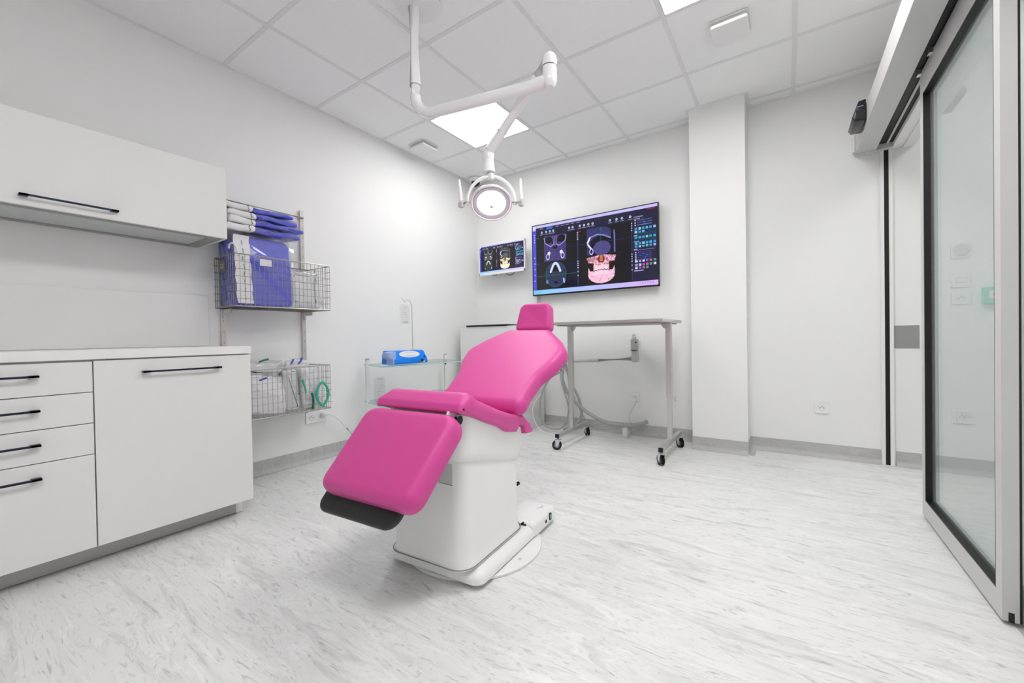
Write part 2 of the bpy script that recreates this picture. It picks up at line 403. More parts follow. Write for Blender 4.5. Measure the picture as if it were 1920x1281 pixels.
# dome camera
t = thing('security_camera', 'small dark dome camera on the ceiling in the far left corner', 'camera', (-2.80, 3.50, ZC))
b = B(); lathe(b, [(0, 0), (0.075, 0), (0.078, -0.012), (0.066, -0.034), (0.05, -0.04), (0, -0.04)], (-2.80, 3.50, ZC), (0, 0, 1)); finish(b, 'housing', M['trim'], t)
b = B(); lathe(b, [(0.047, -0.036)]+[(0.047*cos(a*pi/16), -0.04-0.047*sin(a*pi/16)) for a in range(0, 9)], (-2.80, 3.50, ZC), (0, 0, 1)); finish(b, 'dome', M['tvblack'], t)

# ------------------------------------------------------------------ cabinets on the left
XFc = -2.28; YE = 0.985; YS = 0.413; YN = -0.16
def handle(parent, x, y0, y1, z):
    b = B(); box(b, x+0.022, x+0.030, y0, y1, z-0.004, z+0.004, bev=0.001)
    for ya, yb in ((y0, y0+0.026), (y1-0.026, y1)):
        box(b, x+0.0005, x+0.030, ya, yb, z-0.004, z+0.004, bev=0.001)
    return finish(b, 'handle', M['navy'], parent)
t = thing('base_cabinet', 'white one-door base cabinet at the free end of the worktop', 'cabinet', (-2.6, 0.70, 0))
finish(bx(XL+0.005, XFc-0.021, YS+0.001, YE-0.001, 0.086, 0.829, bev=0.001), 'body', M['lam'], t)
d = finish(bx(XFc-0.019, XFc, YS+0.002, YE, 0.086, 0.824, bev=0.0012), 'door', M['lam'], t)
handle(d, XFc, 0.559, 0.848, 0.770)
finish(bx(XL+0.02, -2.378, YS, YE-0.045, 0.004, 0.086), 'plinth', M['plinth'], t)
b = bx(-2.400, -2.372, YE-0.045, YE-0.015, 0.004, 0.086, bev=0.002); finish(b, 'plinth_corner', M['trim'], t)
t = thing('drawer_cabinet', 'white base cabinet with four drawers beside the one-door cabinet', 'cabinet', (-2.6, 0.13, 0))
finish(bx(XL+0.005, XFc-0.021, YN, YS-0.001, 0.086, 0.829, bev=0.001), 'body', M['lam'], t)
zs = [0.085, 0.456, 0.579, 0.702, 0.824]
for z0, z1, hz in zip(zs, zs[1:], (0.414, 0.537, 0.662, 0.788)):
    d = finish(bx(XFc-0.019, XFc, YN+0.002, YS-0.002, z0+0.0015, z1-0.0015, bev=0.0012), 'drawer', M['lam'], t)
    handle(d, XFc, -0.02, 0.270, hz-0.012)
finish(bx(XL+0.02, -2.378, YN, YS, 0.004, 0.086), 'plinth', M['plinth'], t)
b = B()
o = [(-0.16, 0)]
tag(finish(bx(XL+0.002, XFc+0.006, YN, YE+0.004, 0.830, 0.868, bev=0.003), 'worktop', M['top']), 'white worktop lying across the two base cabinets', 'worktop')
tag(finish(bx(XL+0.0005, XL+0.012, YN, 1.030, 0.869, 1.170, bev=0.002), 'splashback', M['top']), 'white splashback panel on the wall above the worktop', 'wall panel')
XU = -2.55
t = thing('wall_cabinet', 'white wall cabinet with a long dark handle, above the worktop', 'cabinet', (-2.73, 0.42, 1.455))
finish(bx(XL+0.002, XU-0.021, YN, 0.998, 1.470, 1.838, bev=0.001), 'body', M['lam'], t)
d = finish(bx(XU-0.019, XU, YN+0.001, 1.000, 1.457, 1.840, bev=0.0012), 'door', M['lam'], t)
handle(d, XU, 0.262, 0.556, 1.495)
b = B(); z0, z1 = 1.456, 1.4695
box(b, XU-0.06, XU-0.022, YN, 0.985, z0, z1); box(b, XL+0.003, XL+0.04, YN, 0.985, z0, z1); box(b, XL+0.04, XU-0.06, 0.93, 0.985, z0, z1)
finish(b, 'bottom_frame', M['under'], t)
finish(bx(XL+0.04, XU-0.06, YN, 0.93, z0+0.006, z1), 'bottom_panel', M['frost'], t)
finish(bx(XL+0.002, XU-0.021, 0.985, 0.999, 1.455, 1.4695), 'end_panel', M['lam'], t)

# ------------------------------------------------------------------ wire baskets on wall rails
t = thing('wall_rail', 'steel slotted wall rail mostly hidden by the upper basket, cabinet side', 'rail', (XL+0.01, 1.11, 0.3), 'steel wall rails of the baskets')
def rail(y, t):
    b = bx(XL+0.001, XL+0.022, y-0.013, y+0.013, 0.42, 1.83, bev=0.002); finish(b, 'upright', M['steel'], t)
    b = B()
    for k in range(20): box(b, XL+0.0215, XL+0.0228, y-0.002, y+0.002, 0.47+k*0.068, 0.485+k*0.068)
    s = finish(b, 'slot', M['under'], t); s['kind'] = 'stuff'
rail(1.105, t)
t = thing('wall_rail', 'steel slotted wall rail on the door side, standing above the upper basket', 'rail', (XL+0.01, 1.615, 0.3), 'steel wall rails of the baskets')
rail(1.615, t)
tag(finish(cyl(B(), (XL+0.03, 1.02, 1.775), (XL+0.03, 1.62, 1.775), 0.006), 'cross_bar', M['steel']), 'thin steel cross bar joining the wall rails at the top', 'bar')
def basket(y0, y1, z0, z1, label):
    x0, x1 = XL+0.03, -2.62
    t = thing('wire_basket', label, 'basket', ((x0+x1)/2, (y0+y1)/2, z0), 'wire baskets on the left wall')
    b = B(); R = 0.004
    tube(b, [(x0, y0, z1), (x1, y0, z1), (x1, y1, z1), (x0, y1, z1)], R, 6, closed=True)
    finish(b, 'rim', M['wire'], t)
    b = B(); tube(b, [(x0, y0, z0), (x1, y0, z0), (x1, y1, z0), (x0, y1, z0)], R, 6, closed=True)
    finish(b, 'bottom_rim', M['wire'], t)
    n = 20; r = 0.0014
    def panel(name, f, wid, nn, rows):
        b = B()
        for k in range(nn+1): tube(b, [f(wid*k/nn, z0), f(wid*k/nn, z1)], r, 5)
        for j in range(1, rows): 
            z = z0+(z1-z0)*j/rows
            tube(b, [f(-0.006, z), f(wid+0.006, z)], r, 5)
        o = finish(b, name, M['wire'], t); o['kind'] = 'stuff'
    panel('front_mesh', lambda s, z: V((x1, y0+s, z)), y1-y0, 22, 7)
    panel('back_mesh', lambda s, z: V((x0, y0+s, z)), y1-y0, 22, 7)
    panel('side_mesh', lambda s, z: V((x0+s, y0, z)), x1-x0, 10, 7)
    panel('side_mesh', lambda s, z: V((x0+s, y1, z)), x1-x0, 10, 7)
    b = B()
    for k in range(21): y = y0+(y1-y0)*k/20; wire(b, (x0, y, z0), (x1, y, z0), r)
    for k in range(1, 8): x = x0+(x1-x0)*k/8; wire(b, (x, y0, z0+0.002), (x, y1, z0+0.002), r)
    o = finish(b, 'bottom_mesh', M['wire'], t); o['kind'] = 'stuff'
    for y in (1.105, 1.615):
        if y0-0.02 < y < y1+0.02:
            b = bx(XL+0.023, x0+0.10, y-0.004, y+0.004, z0-0.03, z0-0.004, bev=0.001); box(b, XL+0.023, XL+0.04, y-0.006, y+0.006, z0-0.06, z0-0.004, bev=0.001)
            finish(b, 'bracket', M['steel'], t)
    return t, x0, x1
t, bx0, bx1 = basket(1.062, 1.645, 1.098, 1.400, 'upper wire basket holding blue packs, right of the wall cabinet')
b = bx(bx1+0.003, bx1+0.007, 1.195, 1.262, 1.345, 1.385, bev=0.001); finish(b, 'card_holder', M['milky'], t)
b = bx(-2.80, -2.74, 1.055, 1.059, 1.30, 1.375, bev=0.004); s = finish(b, 'tag_plate', M['brass'], t)
b = bx(-2.785, -2.755, 1.053, 1.0555, 1.325, 1.352); finish(b, 'tag_emblem', M['steel'], s)
b = bx(-2.777, -2.763, 1.0515, 1.0535, 1.332, 1.345); finish(b, 'tag_emblem', M['brass'], s)
t2, _, _ = basket(0.99, 1.635, 0.425, 0.720, 'lower wire basket full of clear pouches, right of the base cabinet')

# packs
def noise3(p, s, amp):
    from mathutils import noise
    n = noise.noise_vector(p*s); return n*amp
def pack(name, label, cat, c, size, rotz, tilt, mtl, group=None, strip=None, film=True, seed=0, lumps=0.006, scale=18):
    """soft flat pouch: size = (width, thickness, height), width axis along local x"""
    c = V(c); w_, t_, h_ = size
    R = Matrix.Rotation(rotz, 3, 'Z') @ tilt
    th = thing(name, label, cat, c, group)
    def body(w2, t2, h2, r, amp, nm, mm, off=0.0):
        bm = B(); o = roundpoly([(-w2/2, -h2/2), (w2/2, -h2/2), (w2/2, h2/2), (-w2/2, h2/2)], min(w2, h2)*0.12, 4)
        dense = []
        for i in range(len(o)):
            a_, b_ = o[i], o[(i+1) % len(o)]; n = max(1, int((b_-a_).length/0.02))
            for k in range(n): dense.append(a_.lerp(b_, k/n))
        def f(u, v, ww):
            p = V((u, ww-t2/2, v+h2/2)); p = p+noise3(p+V((seed*3.1+off, 0, 0)), scale, amp)
            p.z = max(p.z, 0.001)
            return c+R@p
        slab(bm, dense, t2, r, f, nr=4, cap_rings=5, crown=t2*0.1)
        return finish(bm, nm, mm, th, smooth=60)
    body(w_, t_, h_, t_*0.42, lumps, 'contents', mtl)
    if film: body(w_*1.04, t_*1.10, h_*1.05, t_*0.4, lumps*1.4, 'clear_sleeve', M['clear'], 5.0)
    if strip:
        s0, s1 = strip
        def strip_mesh(x0, x1, yy, nm, mm, zz=None):
            bm = B(); n = 14; rows = []
            z0_, z1_ = zz or (0.01, h_-0.005)
            for k in range(n+1):
                z = z0_+(z1_-z0_)*k/n
                row = []
                for (xx, yv) in ((x0, yy), (x1, yy), (x1, yy+0.0015), (x0, yy+0.0015)):
                    p = V((xx, yv, z))+V((0.003*sin(z*60+seed), 0, 0)); row.append(bm.verts.new(c+R@p))
                rows.append(row)
            for a_, b_ in zip(rows, rows[1:]):
                for q in range(4): bm.faces.new((a_[q], a_[(q+1) % 4], b_[(q+1) % 4], b_[q]))
            bm.faces.new(rows[0][::-1]); bm.faces.new(rows[-1])
            return finish(bm, nm, mm, th)
        yy = -t_*0.62
        sp = strip_mesh(s0, s1, yy, 'white_strip', M['paper'])
        bm = B(); xm = (s0+s1)/2+0.002; n = int(h_/0.05)
        for k in range(n):
            z = 0.03+k*(h_-0.05)/n
            q = [(0, 0), (0.004, 0.008), (-0.002, 0.014), (0.004, 0.022), (-0.003, 0.028)]
            tube(bm, [c+R@V((xm+x_+0.003*sin((z+y_)*60+seed), yy-0.002, z+y_)) for x_, y_ in q], 0.0013, 4)
        finish(bm, 'printed_mark', M['ink'], sp)
    return th
I3 = Matrix.Identity(3)
FACEX = radians(90)      # local -y turned to face +x : pack seen from the room
lean = Matrix.Rotation(radians(-6), 3, 'X')
GB = 'blue sterile packs in the upper basket'
pack('sterile_pack', 'large upright blue pack with white marked strip, front of upper basket', 'medical pack', (-2.668, 1.245, 1.103), (0.33, 0.05, 0.425), FACEX, lean, M['bluecloth'], GB, strip=(-0.165, -0.080), seed=1)
for k, (yy, xx, h) in enumerate(((1.105, -2.728, 0.40), (1.115, -2.772, 0.42), (1.11, -2.816, 0.40), (1.12, -2.858, 0.42))):
    pos = ('just behind the large upright pack', 'third from the basket front', 'fourth from the basket front', 'nearest the wall')[k]
    pack('sterile_pack', 'thin upright blue pack in clear sleeve, ' + pos + ', upper basket', 'medical pack', (xx, yy+0.10, 1.103), (0.26, 0.030, h), FACEX, lean, M['bluecloth'], GB, seed=3+k)
flat = Matrix.Rotation(radians(-90), 3, 'X')
def flatpack(label, c, size, rz, tl, seed, strip=True):
    R_ = Matrix.Rotation(radians(-84+tl), 3, 'X')
    th = pack('sterile_pack', label, 'medical pack', c, size, rz, R_, M['bluecloth'], GB, seed=seed, lumps=0.012, scale=12)
    RR = Matrix.Rotation(rz, 3, 'Z') @ R_; cc = V(c); W2 = 0.15
    bm = B(); o = [V(p) for p in roundpoly([(-W2/2, -size[2]/2), (W2/2, -size[2]/2), (W2/2, size[2]/2), (-W2/2, size[2]/2)], 0.01, 3)]
    dense = []
    for i in range(len(o)):
        a_, b_ = o[i], o[(i+1) % len(o)]; n = max(1, int((b_-a_).length/0.02))
        for k in range(n): dense.append(a_.lerp(b_, k/n))
    x0_ = -size[0]/2+W2/2-0.02; t3 = size[1]*1.35
    def f(u, v, ww):
        p = V((u+x0_, ww-t3/2, v*1.06+size[2]/2)); p = p+noise3(p+V((seed*3.1, 0, 0)), 12, 0.012); return cc+RR@p
    slab(bm, dense, t3, t3*0.4, f, nr=4, cap_rings=4); we = finish(bm, 'white_end', M['paper'], th, smooth=60)
    bm = B(); e0 = cc+V((0.010, x0_+0.045, 0.0))
    for q in ([(0, -0.018), (0.006, -0.008), (-0.003, 0.0)], [(0.004, 0.004), (-0.004, 0.010), (0.005, 0.018)]):
        tube(bm, [e0+V((0, a_, b_)) for a_, b_ in q], 0.0018, 4)
    finish(bm, 'printed_mark', M['ink'], we)
    return th
flatpack('folded blue pack lying lowest on the stack above the upper basket', (-2.655, 1.265, 1.565), (0.42, 0.030, 0.22), FACEX, -2, 11)
flatpack('folded blue pack with white end, middle of the stack on the upper basket', (-2.660, 1.285, 1.608), (0.43, 0.028, 0.21), FACEX, 1, 12)
flatpack('folded blue pack with white end, second from top of the basket stack', (-2.665, 1.270, 1.650), (0.40, 0.028, 0.21), FACEX, 0, 13)
flatpack('folded blue pack on top of the stack above the upper basket', (-2.675, 1.250, 1.690), (0.38, 0.024, 0.20), FACEX, 2, 14)
pack('clear_bag', 'crumpled clear bag with white contents at the right end of the upper basket', 'bag', (-2.72, 1.51, 1.104), (0.22, 0.10, 0.25), FACEX, lean, M['milky'], None, seed=21, lumps=0.014, film=True)
pack('clear_bag', 'tall empty clear bag behind the large blue pack in the upper basket', 'bag', (-2.84, 1.46, 1.104), (0.20, 0.02, 0.44), FACEX, lean, M['clear'], None, seed=22, lumps=0.012, film=False)
tag(finish(tube(B(), smooth_path([(-2.64, 1.09, 1.39), (-2.65, 1.085, 1.44), (-2.67, 1.075, 1.465), (-2.70, 1.07, 1.46), (-2.71, 1.07, 1.44)], 5), 0.006, 8), 'white_hook', M['trim']), 'white curled hook at the near corner of the upper basket', 'hook')
GL = 'clear pouches in the lower basket'
pack('supply_pouch', 'large white flat pouch leaning in the lower basket behind the mesh', 'pouch', (-2.66, 1.20, 0.445), (0.30, 0.035, 0.24), FACEX+0.05, Matrix.Rotation(radians(-14), 3, 'X')@Matrix.Rotation(radians(8), 3, 'Y'), M['paper'], GL, seed=31, lumps=0.010)
pack('supply_pouch', 'milky crumpled pouch on top of the lower basket by the base cabinet', 'pouch', (-2.78, 1.21, 0.645), (0.36, 0.09, 0.11), FACEX, I3, M['milky'], GL, seed=32, lumps=0.02)
pack('supply_pouch', 'clear pouch with blue-tipped parts sticking out of the lower basket', 'pouch', (-2.76, 1.49, 0.52), (0.16, 0.05, 0.235), FACEX, lean, M['milky'], GL, seed=33, lumps=0.012)
pack('supply_pouch', 'pale pouch standing at the right end of the lower basket', 'pouch', (-2.70, 1.54, 0.435), (0.13, 0.06, 0.27), FACEX, lean, M['paper'], GL, seed=34, lumps=0.010)
pack('supply_pouch', 'flat white pouch lying on the bottom of the lower basket', 'pouch', (-2.88, 1.30, 0.445), (0.50, 0.045, 0.24), FACEX, Matrix.Rotation(radians(-88), 3, 'X'), M['paper'], GL, seed=35, lumps=0.008)
pack('supply_pouch', 'narrow clear pouch standing in the middle of the lower basket', 'pouch', (-2.68, 1.40, 0.44), (0.09, 0.04, 0.26), FACEX, lean, M['milky'], GL, seed=36, lumps=0.012)
def stick(name, label, cat, pts, r, m, flat_=None):
    return tag(finish(tube(B(), smooth_path(pts, 5), r, 8, flat=flat_), name, m), label, cat)
stick('clip', 'dark green clip lying on the milky pouch of the lower basket', 'clip', [(-2.70, 1.215, 0.762), (-2.70, 1.24, 0.772), (-2.70, 1.27, 0.778)], 0.006, M['dkgreen'])
stick('clip', 'blue clip behind the mesh of the lower basket, cabinet side', 'clip', [(-2.632, 1.185, 0.655), (-2.632, 1.205, 0.662), (-2.632, 1.225, 0.668)], 0.006, M['violet'])
stick('syringe_cap', 'blue cap poking out above the lower basket', 'cap', [(-2.73, 1.475, 0.735), (-2.73, 1.49, 0.752), (-2.73, 1.50, 0.775)], 0.007, M['violet'])
stick('syringe_cap', 'short blue cap beside the other cap above the lower basket', 'cap', [(-2.74, 1.43, 0.735), (-2.74, 1.442, 0.755), (-2.74, 1.448, 0.768)], 0.006, M['violet'])
stick('oxygen_mask', 'bright green mask ring at the right end of the lower basket', 'mask', [(-2.640, 1.588+0.040*cos(a)+0.004*cos(3*a), 0.525+0.078*sin(a)) for a in [i*2*pi/16 for i in range(17)]], 0.0085, M['green'], 1.0)
stick('green_tube', 'dark green strap hanging inside the lower basket left of the mask ring', 'tube', [(-2.64, 1.515, 0.435), (-2.64, 1.522, 0.47), (-2.64, 1.520, 0.51), (-2.64, 1.513, 0.54)], 0.008, M['dkgreen'])
stick('green_tube', 'short green tube standing in the middle of the lower basket', 'tube', [(-2.645, 1.475, 0.550), (-2.645, 1.470, 0.58), (-2.645, 1.452, 0.63)], 0.006, M['green'])

# ------------------------------------------------------------------ sockets and switches
def on_plate(o, u, v, axis):
    pass
def socket(name, label, c, wdt, hgt, axis, gangs=1, group=None, kind='socket', depth=0.009):
    """wall plate; axis 'x' plate on left wall facing +x, 'y' plate on back wall facing -y"""
    c = V(c)
    def f(u, v, ww):
        return V((c.x+ww, c.y+u, c.z+v)) if axis == 'x' else V((c.x+u, c.y-ww, c.z+v))
    t = thing(name, label, 'socket' if kind == 'socket' else 'switch' if kind == 'switch' else kind, c, group)
    b = B(); slab(b, roundpoly([(-wdt/2, -hgt/2), (wdt/2, -hgt/2), (wdt/2, hgt/2), (-wdt/2, hgt/2)], 0.006, 4), depth, 0.003, f, nr=3, ngon=True)
    finish(b, 'plate', M['enamel'], t)
    gw = wdt/gangs
    for g in range(gangs):
        gu = -wdt/2+gw*(g+0.5)
        if kind == 'socket':
            b = B(); tube(b, [f(gu+0.021*cos(a), 0.0165*sin(a), depth+0.0005) for a in [i*2*pi/24 for i in range(24)]], 0.0012, 5, closed=True); finish(b, 'insert', M['greyplastic'], t)
            b = B()
            for (du, dv) in ((-0.0095, 0), (0.0095, 0), (0, 0.008)):
                cyl(b, f(gu+du, dv, depth-0.002), f(gu+du, dv, depth+0.001), 0.0032, seg=10)
            s = finish(b, 'socket_hole', M['black'], t)
        elif kind == 'switch':
            b = B(); slab(b, roundpoly([(gu-0.022, -0.014), (gu+0.022, -0.014), (gu+0.022, 0.014), (gu-0.022, 0.014)], 0.003, 3), depth+0.004, 0.002, f, nr=2, ngon=True); finish(b, 'rocker', M['shell'], t)
            b = B(); tube(b, [f(gu+x_, y_, depth+0.0006) for x_, y_ in ((-0.024, -0.016), (0.024, -0.016), (0.024, 0.016), (-0.024, 0.016))], 0.0007, 4, closed=True); finish(b, 'joint', M['seam'], t)
    return t
socket('wall_socket', 'white socket low on the back wall between the column and the door jamb', (0.199, YB, 0.350), 0.080, 0.080, 'y')
socket('wall_socket', 'white double socket on the left wall under the lower basket', (XL, 1.70, 0.322), 0.160, 0.085, 'x', 2)
socket('wall_socket', 'white socket low on the back wall behind the steel table', (-1.135, YB, 0.335), 0.08, 0.08, 'y')
socket('wall_socket', 'white socket low on the corridor wall, seen through the glass door', (0.889, YB, 0.350), 0.085, 0.080, 'y')
socket('light_switch', 'white light switch on the corridor wall, seen through the glass door', (0.888, YB, 1.192), 0.085, 0.085, 'y', kind='switch')
socket('wall_socket', 'white socket directly under the light switch behind the glass door', (0.888, YB, 1.085), 0.085, 0.080, 'y')
t = thing('wall_button', 'round grey button on a white plate, topmost behind the glass door', 'button', (0.888, YB, 1.376))
finish(bx(0.845, 0.931, YB-0.012, YB, 1.332, 1.420, bev=0.003), 'plate', M['enamel'], t)
b = B(); lathe(b, [(0, 0.022), (0.030, 0.021), (0.036, 0.012), (0.036, 0)], (0.890, YB-0.010, 1.380), (0, -1, 0)); finish(b, 'push_button', M['greyplastic'], t)
t = thing('call_point', 'green emergency call box on the corridor wall behind the glass', 'alarm', (1.035, YB, 1.09))
finish(bx(0.975, 1.075, YB-0.045, YB, 1.04, 1.14, bev=0.006), 'housing', M['green'], t)
finish(bx(0.995, 1.060, YB-0.047, YB-0.044, 1.072, 1.118, bev=0.001), 'window', M['paper'], t)
b = B(); [box(b, 1.008+k*0.013, 1.014+k*0.013, YB-0.048, YB-0.0465, 1.092, 1.098) for k in range(3)]; finish(b, 'printed_mark', M['ink'], t)
finish(bx(1.03, 1.045, YB-0.03, YB-0.01, 1.14, 1.152, bev=0.002), 'latch', M['green'], t)
tag(finish(bx(0.578, 0.704, YB-0.004, YB, 0.775, 0.923, bev=0.001), 'wall_plate', M['plate']), 'flat grey rectangular plate on the corridor wall beside the door jamb', 'plate')
# plug and white lead on the left wall
t = thing('power_lead', 'white plug and coiled lead hanging from the double socket on the left wall', 'cable', (XL+0.01, 1.745, 0.34))
b = B(); lathe(b, [(0, 0.04), (0.012, 0.04), (0.019, 0.025), (0.02, 0), (0, 0)], (XL+0.0095, 1.745, 0.335), (1, 0, 0), 20); finish(b, 'plug', M['trim'], t)
b = B(); tube(b, smooth_path([(XL+0.05, 1.745, 0.335), (XL+0.09, 1.78, 0.325), (XL+0.10, 1.84, 0.27), (XL+0.10, 1.90, 0.19), (XL+0.12, 1.98, 0.11), (XL+0.18, 2.05, 0.01), (XL+0.4, 2.1, 0.006)], 8), 0.0035, 8); finish(b, 'lead', M['trim'], t)
b = B(); cyl(b, (XL+0.10, 1.885, 0.215), (XL+0.108, 1.935, 0.145), 0.007); finish(b, 'inline_coupler', M['milky'], t)

# ------------------------------------------------------------------ screens (colour attribute painted from code)
def raster(W, H, warm):
    yy, xx = np.mgrid[0:H, 0:W]; u = (xx+0.5)/W; v = (yy+0.5)/H       # v down
    rng = np.random.RandomState(5 if warm else 6)
    img = np.zeros((H, W, 3)); img[:] = lin((30, 30, 44) if not warm else (24, 24, 36))
    def put(mask, c, a=1.0):
        c = np.array(lin(c)); img[mask] = img[mask]*(1-a)+c*a
    def rect(x0, x1, y0, y1, c, a=1.0): put((u >= x0) & (u < x1) & (v >= y0) & (v < y1), c, a)
    def ell(cx, cy, rx, ry, c, a=1.0, ring=None):
        d = ((u-cx)/rx)**2+((v-cy)/ry)**2; m = d <= 1
        if ring: m &= d >= ring**2
        put(m, c, a)
    def nz(s, seed):
        r = np.random.RandomState(seed); g = r.rand(int(s*9/16)+3, s+3)
        X = u*s; Y = v*s*9/16; xi = X.astype(int); yi = Y.astype(int); fx = X-xi; fy = Y-yi
        return (g[yi, xi]*(1-fx)+g[yi, xi+1]*fx)*(1-fy)+(g[yi+1, xi]*(1-fx)+g[yi+1, xi+1]*fx)*fy
    n1 = nz(60, 1)*0.5+nz(120, 2)*0.5; n2 = nz(28, 3)
    def line(x0, y0, x1, y1, wd, c, a=1.0):
        dx, dy = (x1-x0)*16/9, y1-y0; L2 = dx*dx+dy*dy
        t = np.clip(((u-x0)*16/9*dx+(v-y0)*dy)/L2, 0, 1)
        d = np.sqrt(((u-x0)*16/9-t*dx)**2+((v-y0)-t*dy)**2); put(d < wd, c, a)
    # toolbars
    rect(0, 1, 0, 0.035, (196, 190, 236)); rect(0, 0.030, 0.03, 0.965, (82, 84, 214)); rect(0, 0.03, 0, 0.07, (205, 200, 245))
    rect(0.03, 1, 0.035, 0.165, (34, 36, 62)); rect(0.13, 0.185, 0.045, 0.075, (58, 110, 210))
    for x in (0.07, 0.21, 0.26, 0.30, 0.345, 0.39): rect(x, x+0.03, 0.052, 0.062, (150, 150, 190))
    for x in (0.085, 0.125, 0.16, 0.19, 0.33, 0.36, 0.42, 0.455, 0.49, 0.525, 0.66, 0.71, 0.75, 0.81):
        ell(x, 0.11, 0.008, 0.016, (215, 218, 240), 0.9, ring=0.4); rect(x-0.014, x+0.014, 0.138, 0.146, (150, 152, 190))
    for k in range(9): ell(0.015, 0.13+k*0.035*(1 if k < 4 else 2.4), 0.005, 0.010, (190, 200, 255), 0.8)
    # view panes
    rect(0.03, 0.395, 0.165, 0.925, (20, 19, 22)); rect(0.405, 0.815, 0.165, 0.925, (22, 19, 24))
    rect(0.03, 0.22, 0.54, 0.925, (24, 27, 24)); rect(0.30, 0.395, 0.56, 0.925, (12, 16, 40)); rect(0.395, 0.405, 0.165, 0.925, (58, 58, 104)); rect(0.815, 0.823, 0.165, 0.925, (58, 56, 96))
    rect(0.03, 0.815, 0.545, 0.549, (40, 38, 60))
    for x in (0.400, 0.819):
        for y in (0.19, 0.22, 0.25, 0.28, 0.58, 0.61, 0.64, 0.67, 0.72, 0.78): rect(x-0.004, x+0.004, y, y+0.014, (200, 200, 230))
    rect(0.035, 0.06, 0.18, 0.19, (30, 130, 90)); rect(0.408, 0.43, 0.18, 0.19, (190, 30, 50)); rect(0.035, 0.055, 0.56, 0.57, (40, 60, 190))
    g = (lambda c: c) if warm else (lambda c: tuple([int(0.33*sum(c)*0.95)]*3))
    # coronal view
    m = (u > 0.105) & (u < 0.30) & (v > 0.175) & (v < 0.535)
    put(m, g((74, 66, 124))); img[m] *= (0.65+0.7*n1[m])[:, None]
    put(m & (((u-0.145)/0.035)**2+((v-0.235)/0.05)**2 < 1), (18, 14, 26)); put(m & (((u-0.262)/0.035)**2+((v-0.235)/0.05)**2 < 1), (18, 14, 26))
    for x in (0.185, 0.222): put(m & (((u-x)/0.013)**2+((v-0.25)/0.05)**2 < 1), (24, 18, 34))
    put(m & (((u-0.204)/0.022)**2+((v-0.345)/0.03)**2 < 1), (16, 12, 24))
    bw = g((176, 160, 226))
    for s in (-1, 1):
        q = [(0.204+s*0.098, 0.20), (0.204+s*0.09, 0.27), (0.204+s*0.06, 0.31), (0.204+s*0.035, 0.33), (0.204+s*0.012, 0.305)]
        for a_, b_ in zip(q, q[1:]): line(*a_, *b_, 0.006, bw, 0.85)
        line(0.204+s*0.018, 0.20, 0.204+s*0.012, 0.30, 0.004, bw, 0.7)
        ell(0.204+s*0.055, 0.425, 0.013, 0.028, (228, 222, 250)); ell(0.204+s*0.066, 0.475, 0.017, 0.045, g((198, 188, 240)), 1, ring=0.66)
    line(0.204, 0.195, 0.204, 0.33, 0.003, bw, 0.7); line(0.11, 0.40, 0.30, 0.395, 0.003, (20, 14, 34), 0.7)
    # axial view
    d = ((u-0.207)/0.093)**2+((v-0.735)/0.178)**2; m = d < 1
    put(m, g((40, 62, 96))); img[m] *= (0.55+0.8*n1[m])[:, None]
    put((d < 1) & (d > 0.9), g((70, 96, 140)), 0.7)
    put(((u-0.203)/0.045)**2+((v-0.70)/0.11)**2 < 1, (14, 16, 22)); ell(0.207, 0.77, 0.05, 0.085, g((46, 56, 84))); ell(0.207, 0.85, 0.018, 0.02, (10, 12, 18))
    for s in (-1, 1):
        q = [(0.205+s*0.004, 0.575), (0.205+s*0.02, 0.60), (0.205+s*0.032, 0.645), (0.205+s*0.042, 0.69)]
        for a_, b_ in zip(q, q[1:]): line(*a_, *b_, 0.017, g((206, 214, 236)))
        ell(0.205+s*0.076, 0.83, 0.010, 0.03, g((110, 140, 190)))
    line(0.275, 0.80, 0.28, 0.86, 0.006, (220, 225, 240)); line(0.035, 0.742, 0.395, 0.742, 0.0022, (30, 110, 80), 0.8)
    # sagittal view
    m = (u > 0.475) & (u < 0.70) & (v > 0.175) & (v < 0.53) & (v > 0.175+0.1*np.clip((u-0.60)/0.1, 0, 1)**2)
    put(m, g((62, 60, 116))); img[m] *= (0.5+0.95*n1[m])[:, None]
    put(m & (((u-0.585)/0.095)**2+((v-0.43)/0.145)**2 < 1), (18, 14, 24)); ell(0.595, 0.455, 0.068, 0.098, g((84, 76, 136)))
    m2 = m & (u > 0.665) & (u < 0.685); put(m2, (22, 18, 30))
    q = [(0.48, 0.355), (0.505, 0.29), (0.56, 0.265), (0.61, 0.285), (0.66, 0.33)]
    for a_, b_ in zip(q, q[1:]): line(*a_, *b_, 0.008, g((150, 160, 215)), 0.8)
    line(0.482, 0.36, 0.50, 0.30, 0.012, (220, 222, 250)); line(0.485, 0.385, 0.507, 0.44, 0.011, (226, 224, 250)); ell(0.512, 0.485, 0.016, 0.045, g((196, 188, 240)), 1, ring=0.62)
    line(0.69, 0.24, 0.695, 0.52, 0.006, g((120, 140, 200)), 0.8); line(0.588, 0.17, 0.588, 0.53, 0.003, (20, 140, 110), 0.8)
    line(0.41, 0.372, 0.81, 0.372, 0.002, (60, 50, 150), 0.8); line(0.035, 0.372, 0.39, 0.372, 0.002, (50, 44, 120), 0.8)
    # rendered jaw (lower right)
    bone = (240, 190, 214) if warm else (232, 226, 200); dk = (112, 44, 24) if warm else (170, 110, 30)
    n3 = nz(150, 7)
    hw = 0.116-0.018*np.clip((v-0.56)/0.10, 0, 1)+0.006*np.clip((v-0.66)/0.10, 0, 1)
    hw = np.where(v > 0.80, 0.104*np.sqrt(np.clip(1-((v-0.80)/0.118)**2, 0, 1)), hw)
    m = (np.abs(u-0.588) < hw) & (v > 0.556-0.012*np.cos((u-0.588)*22))
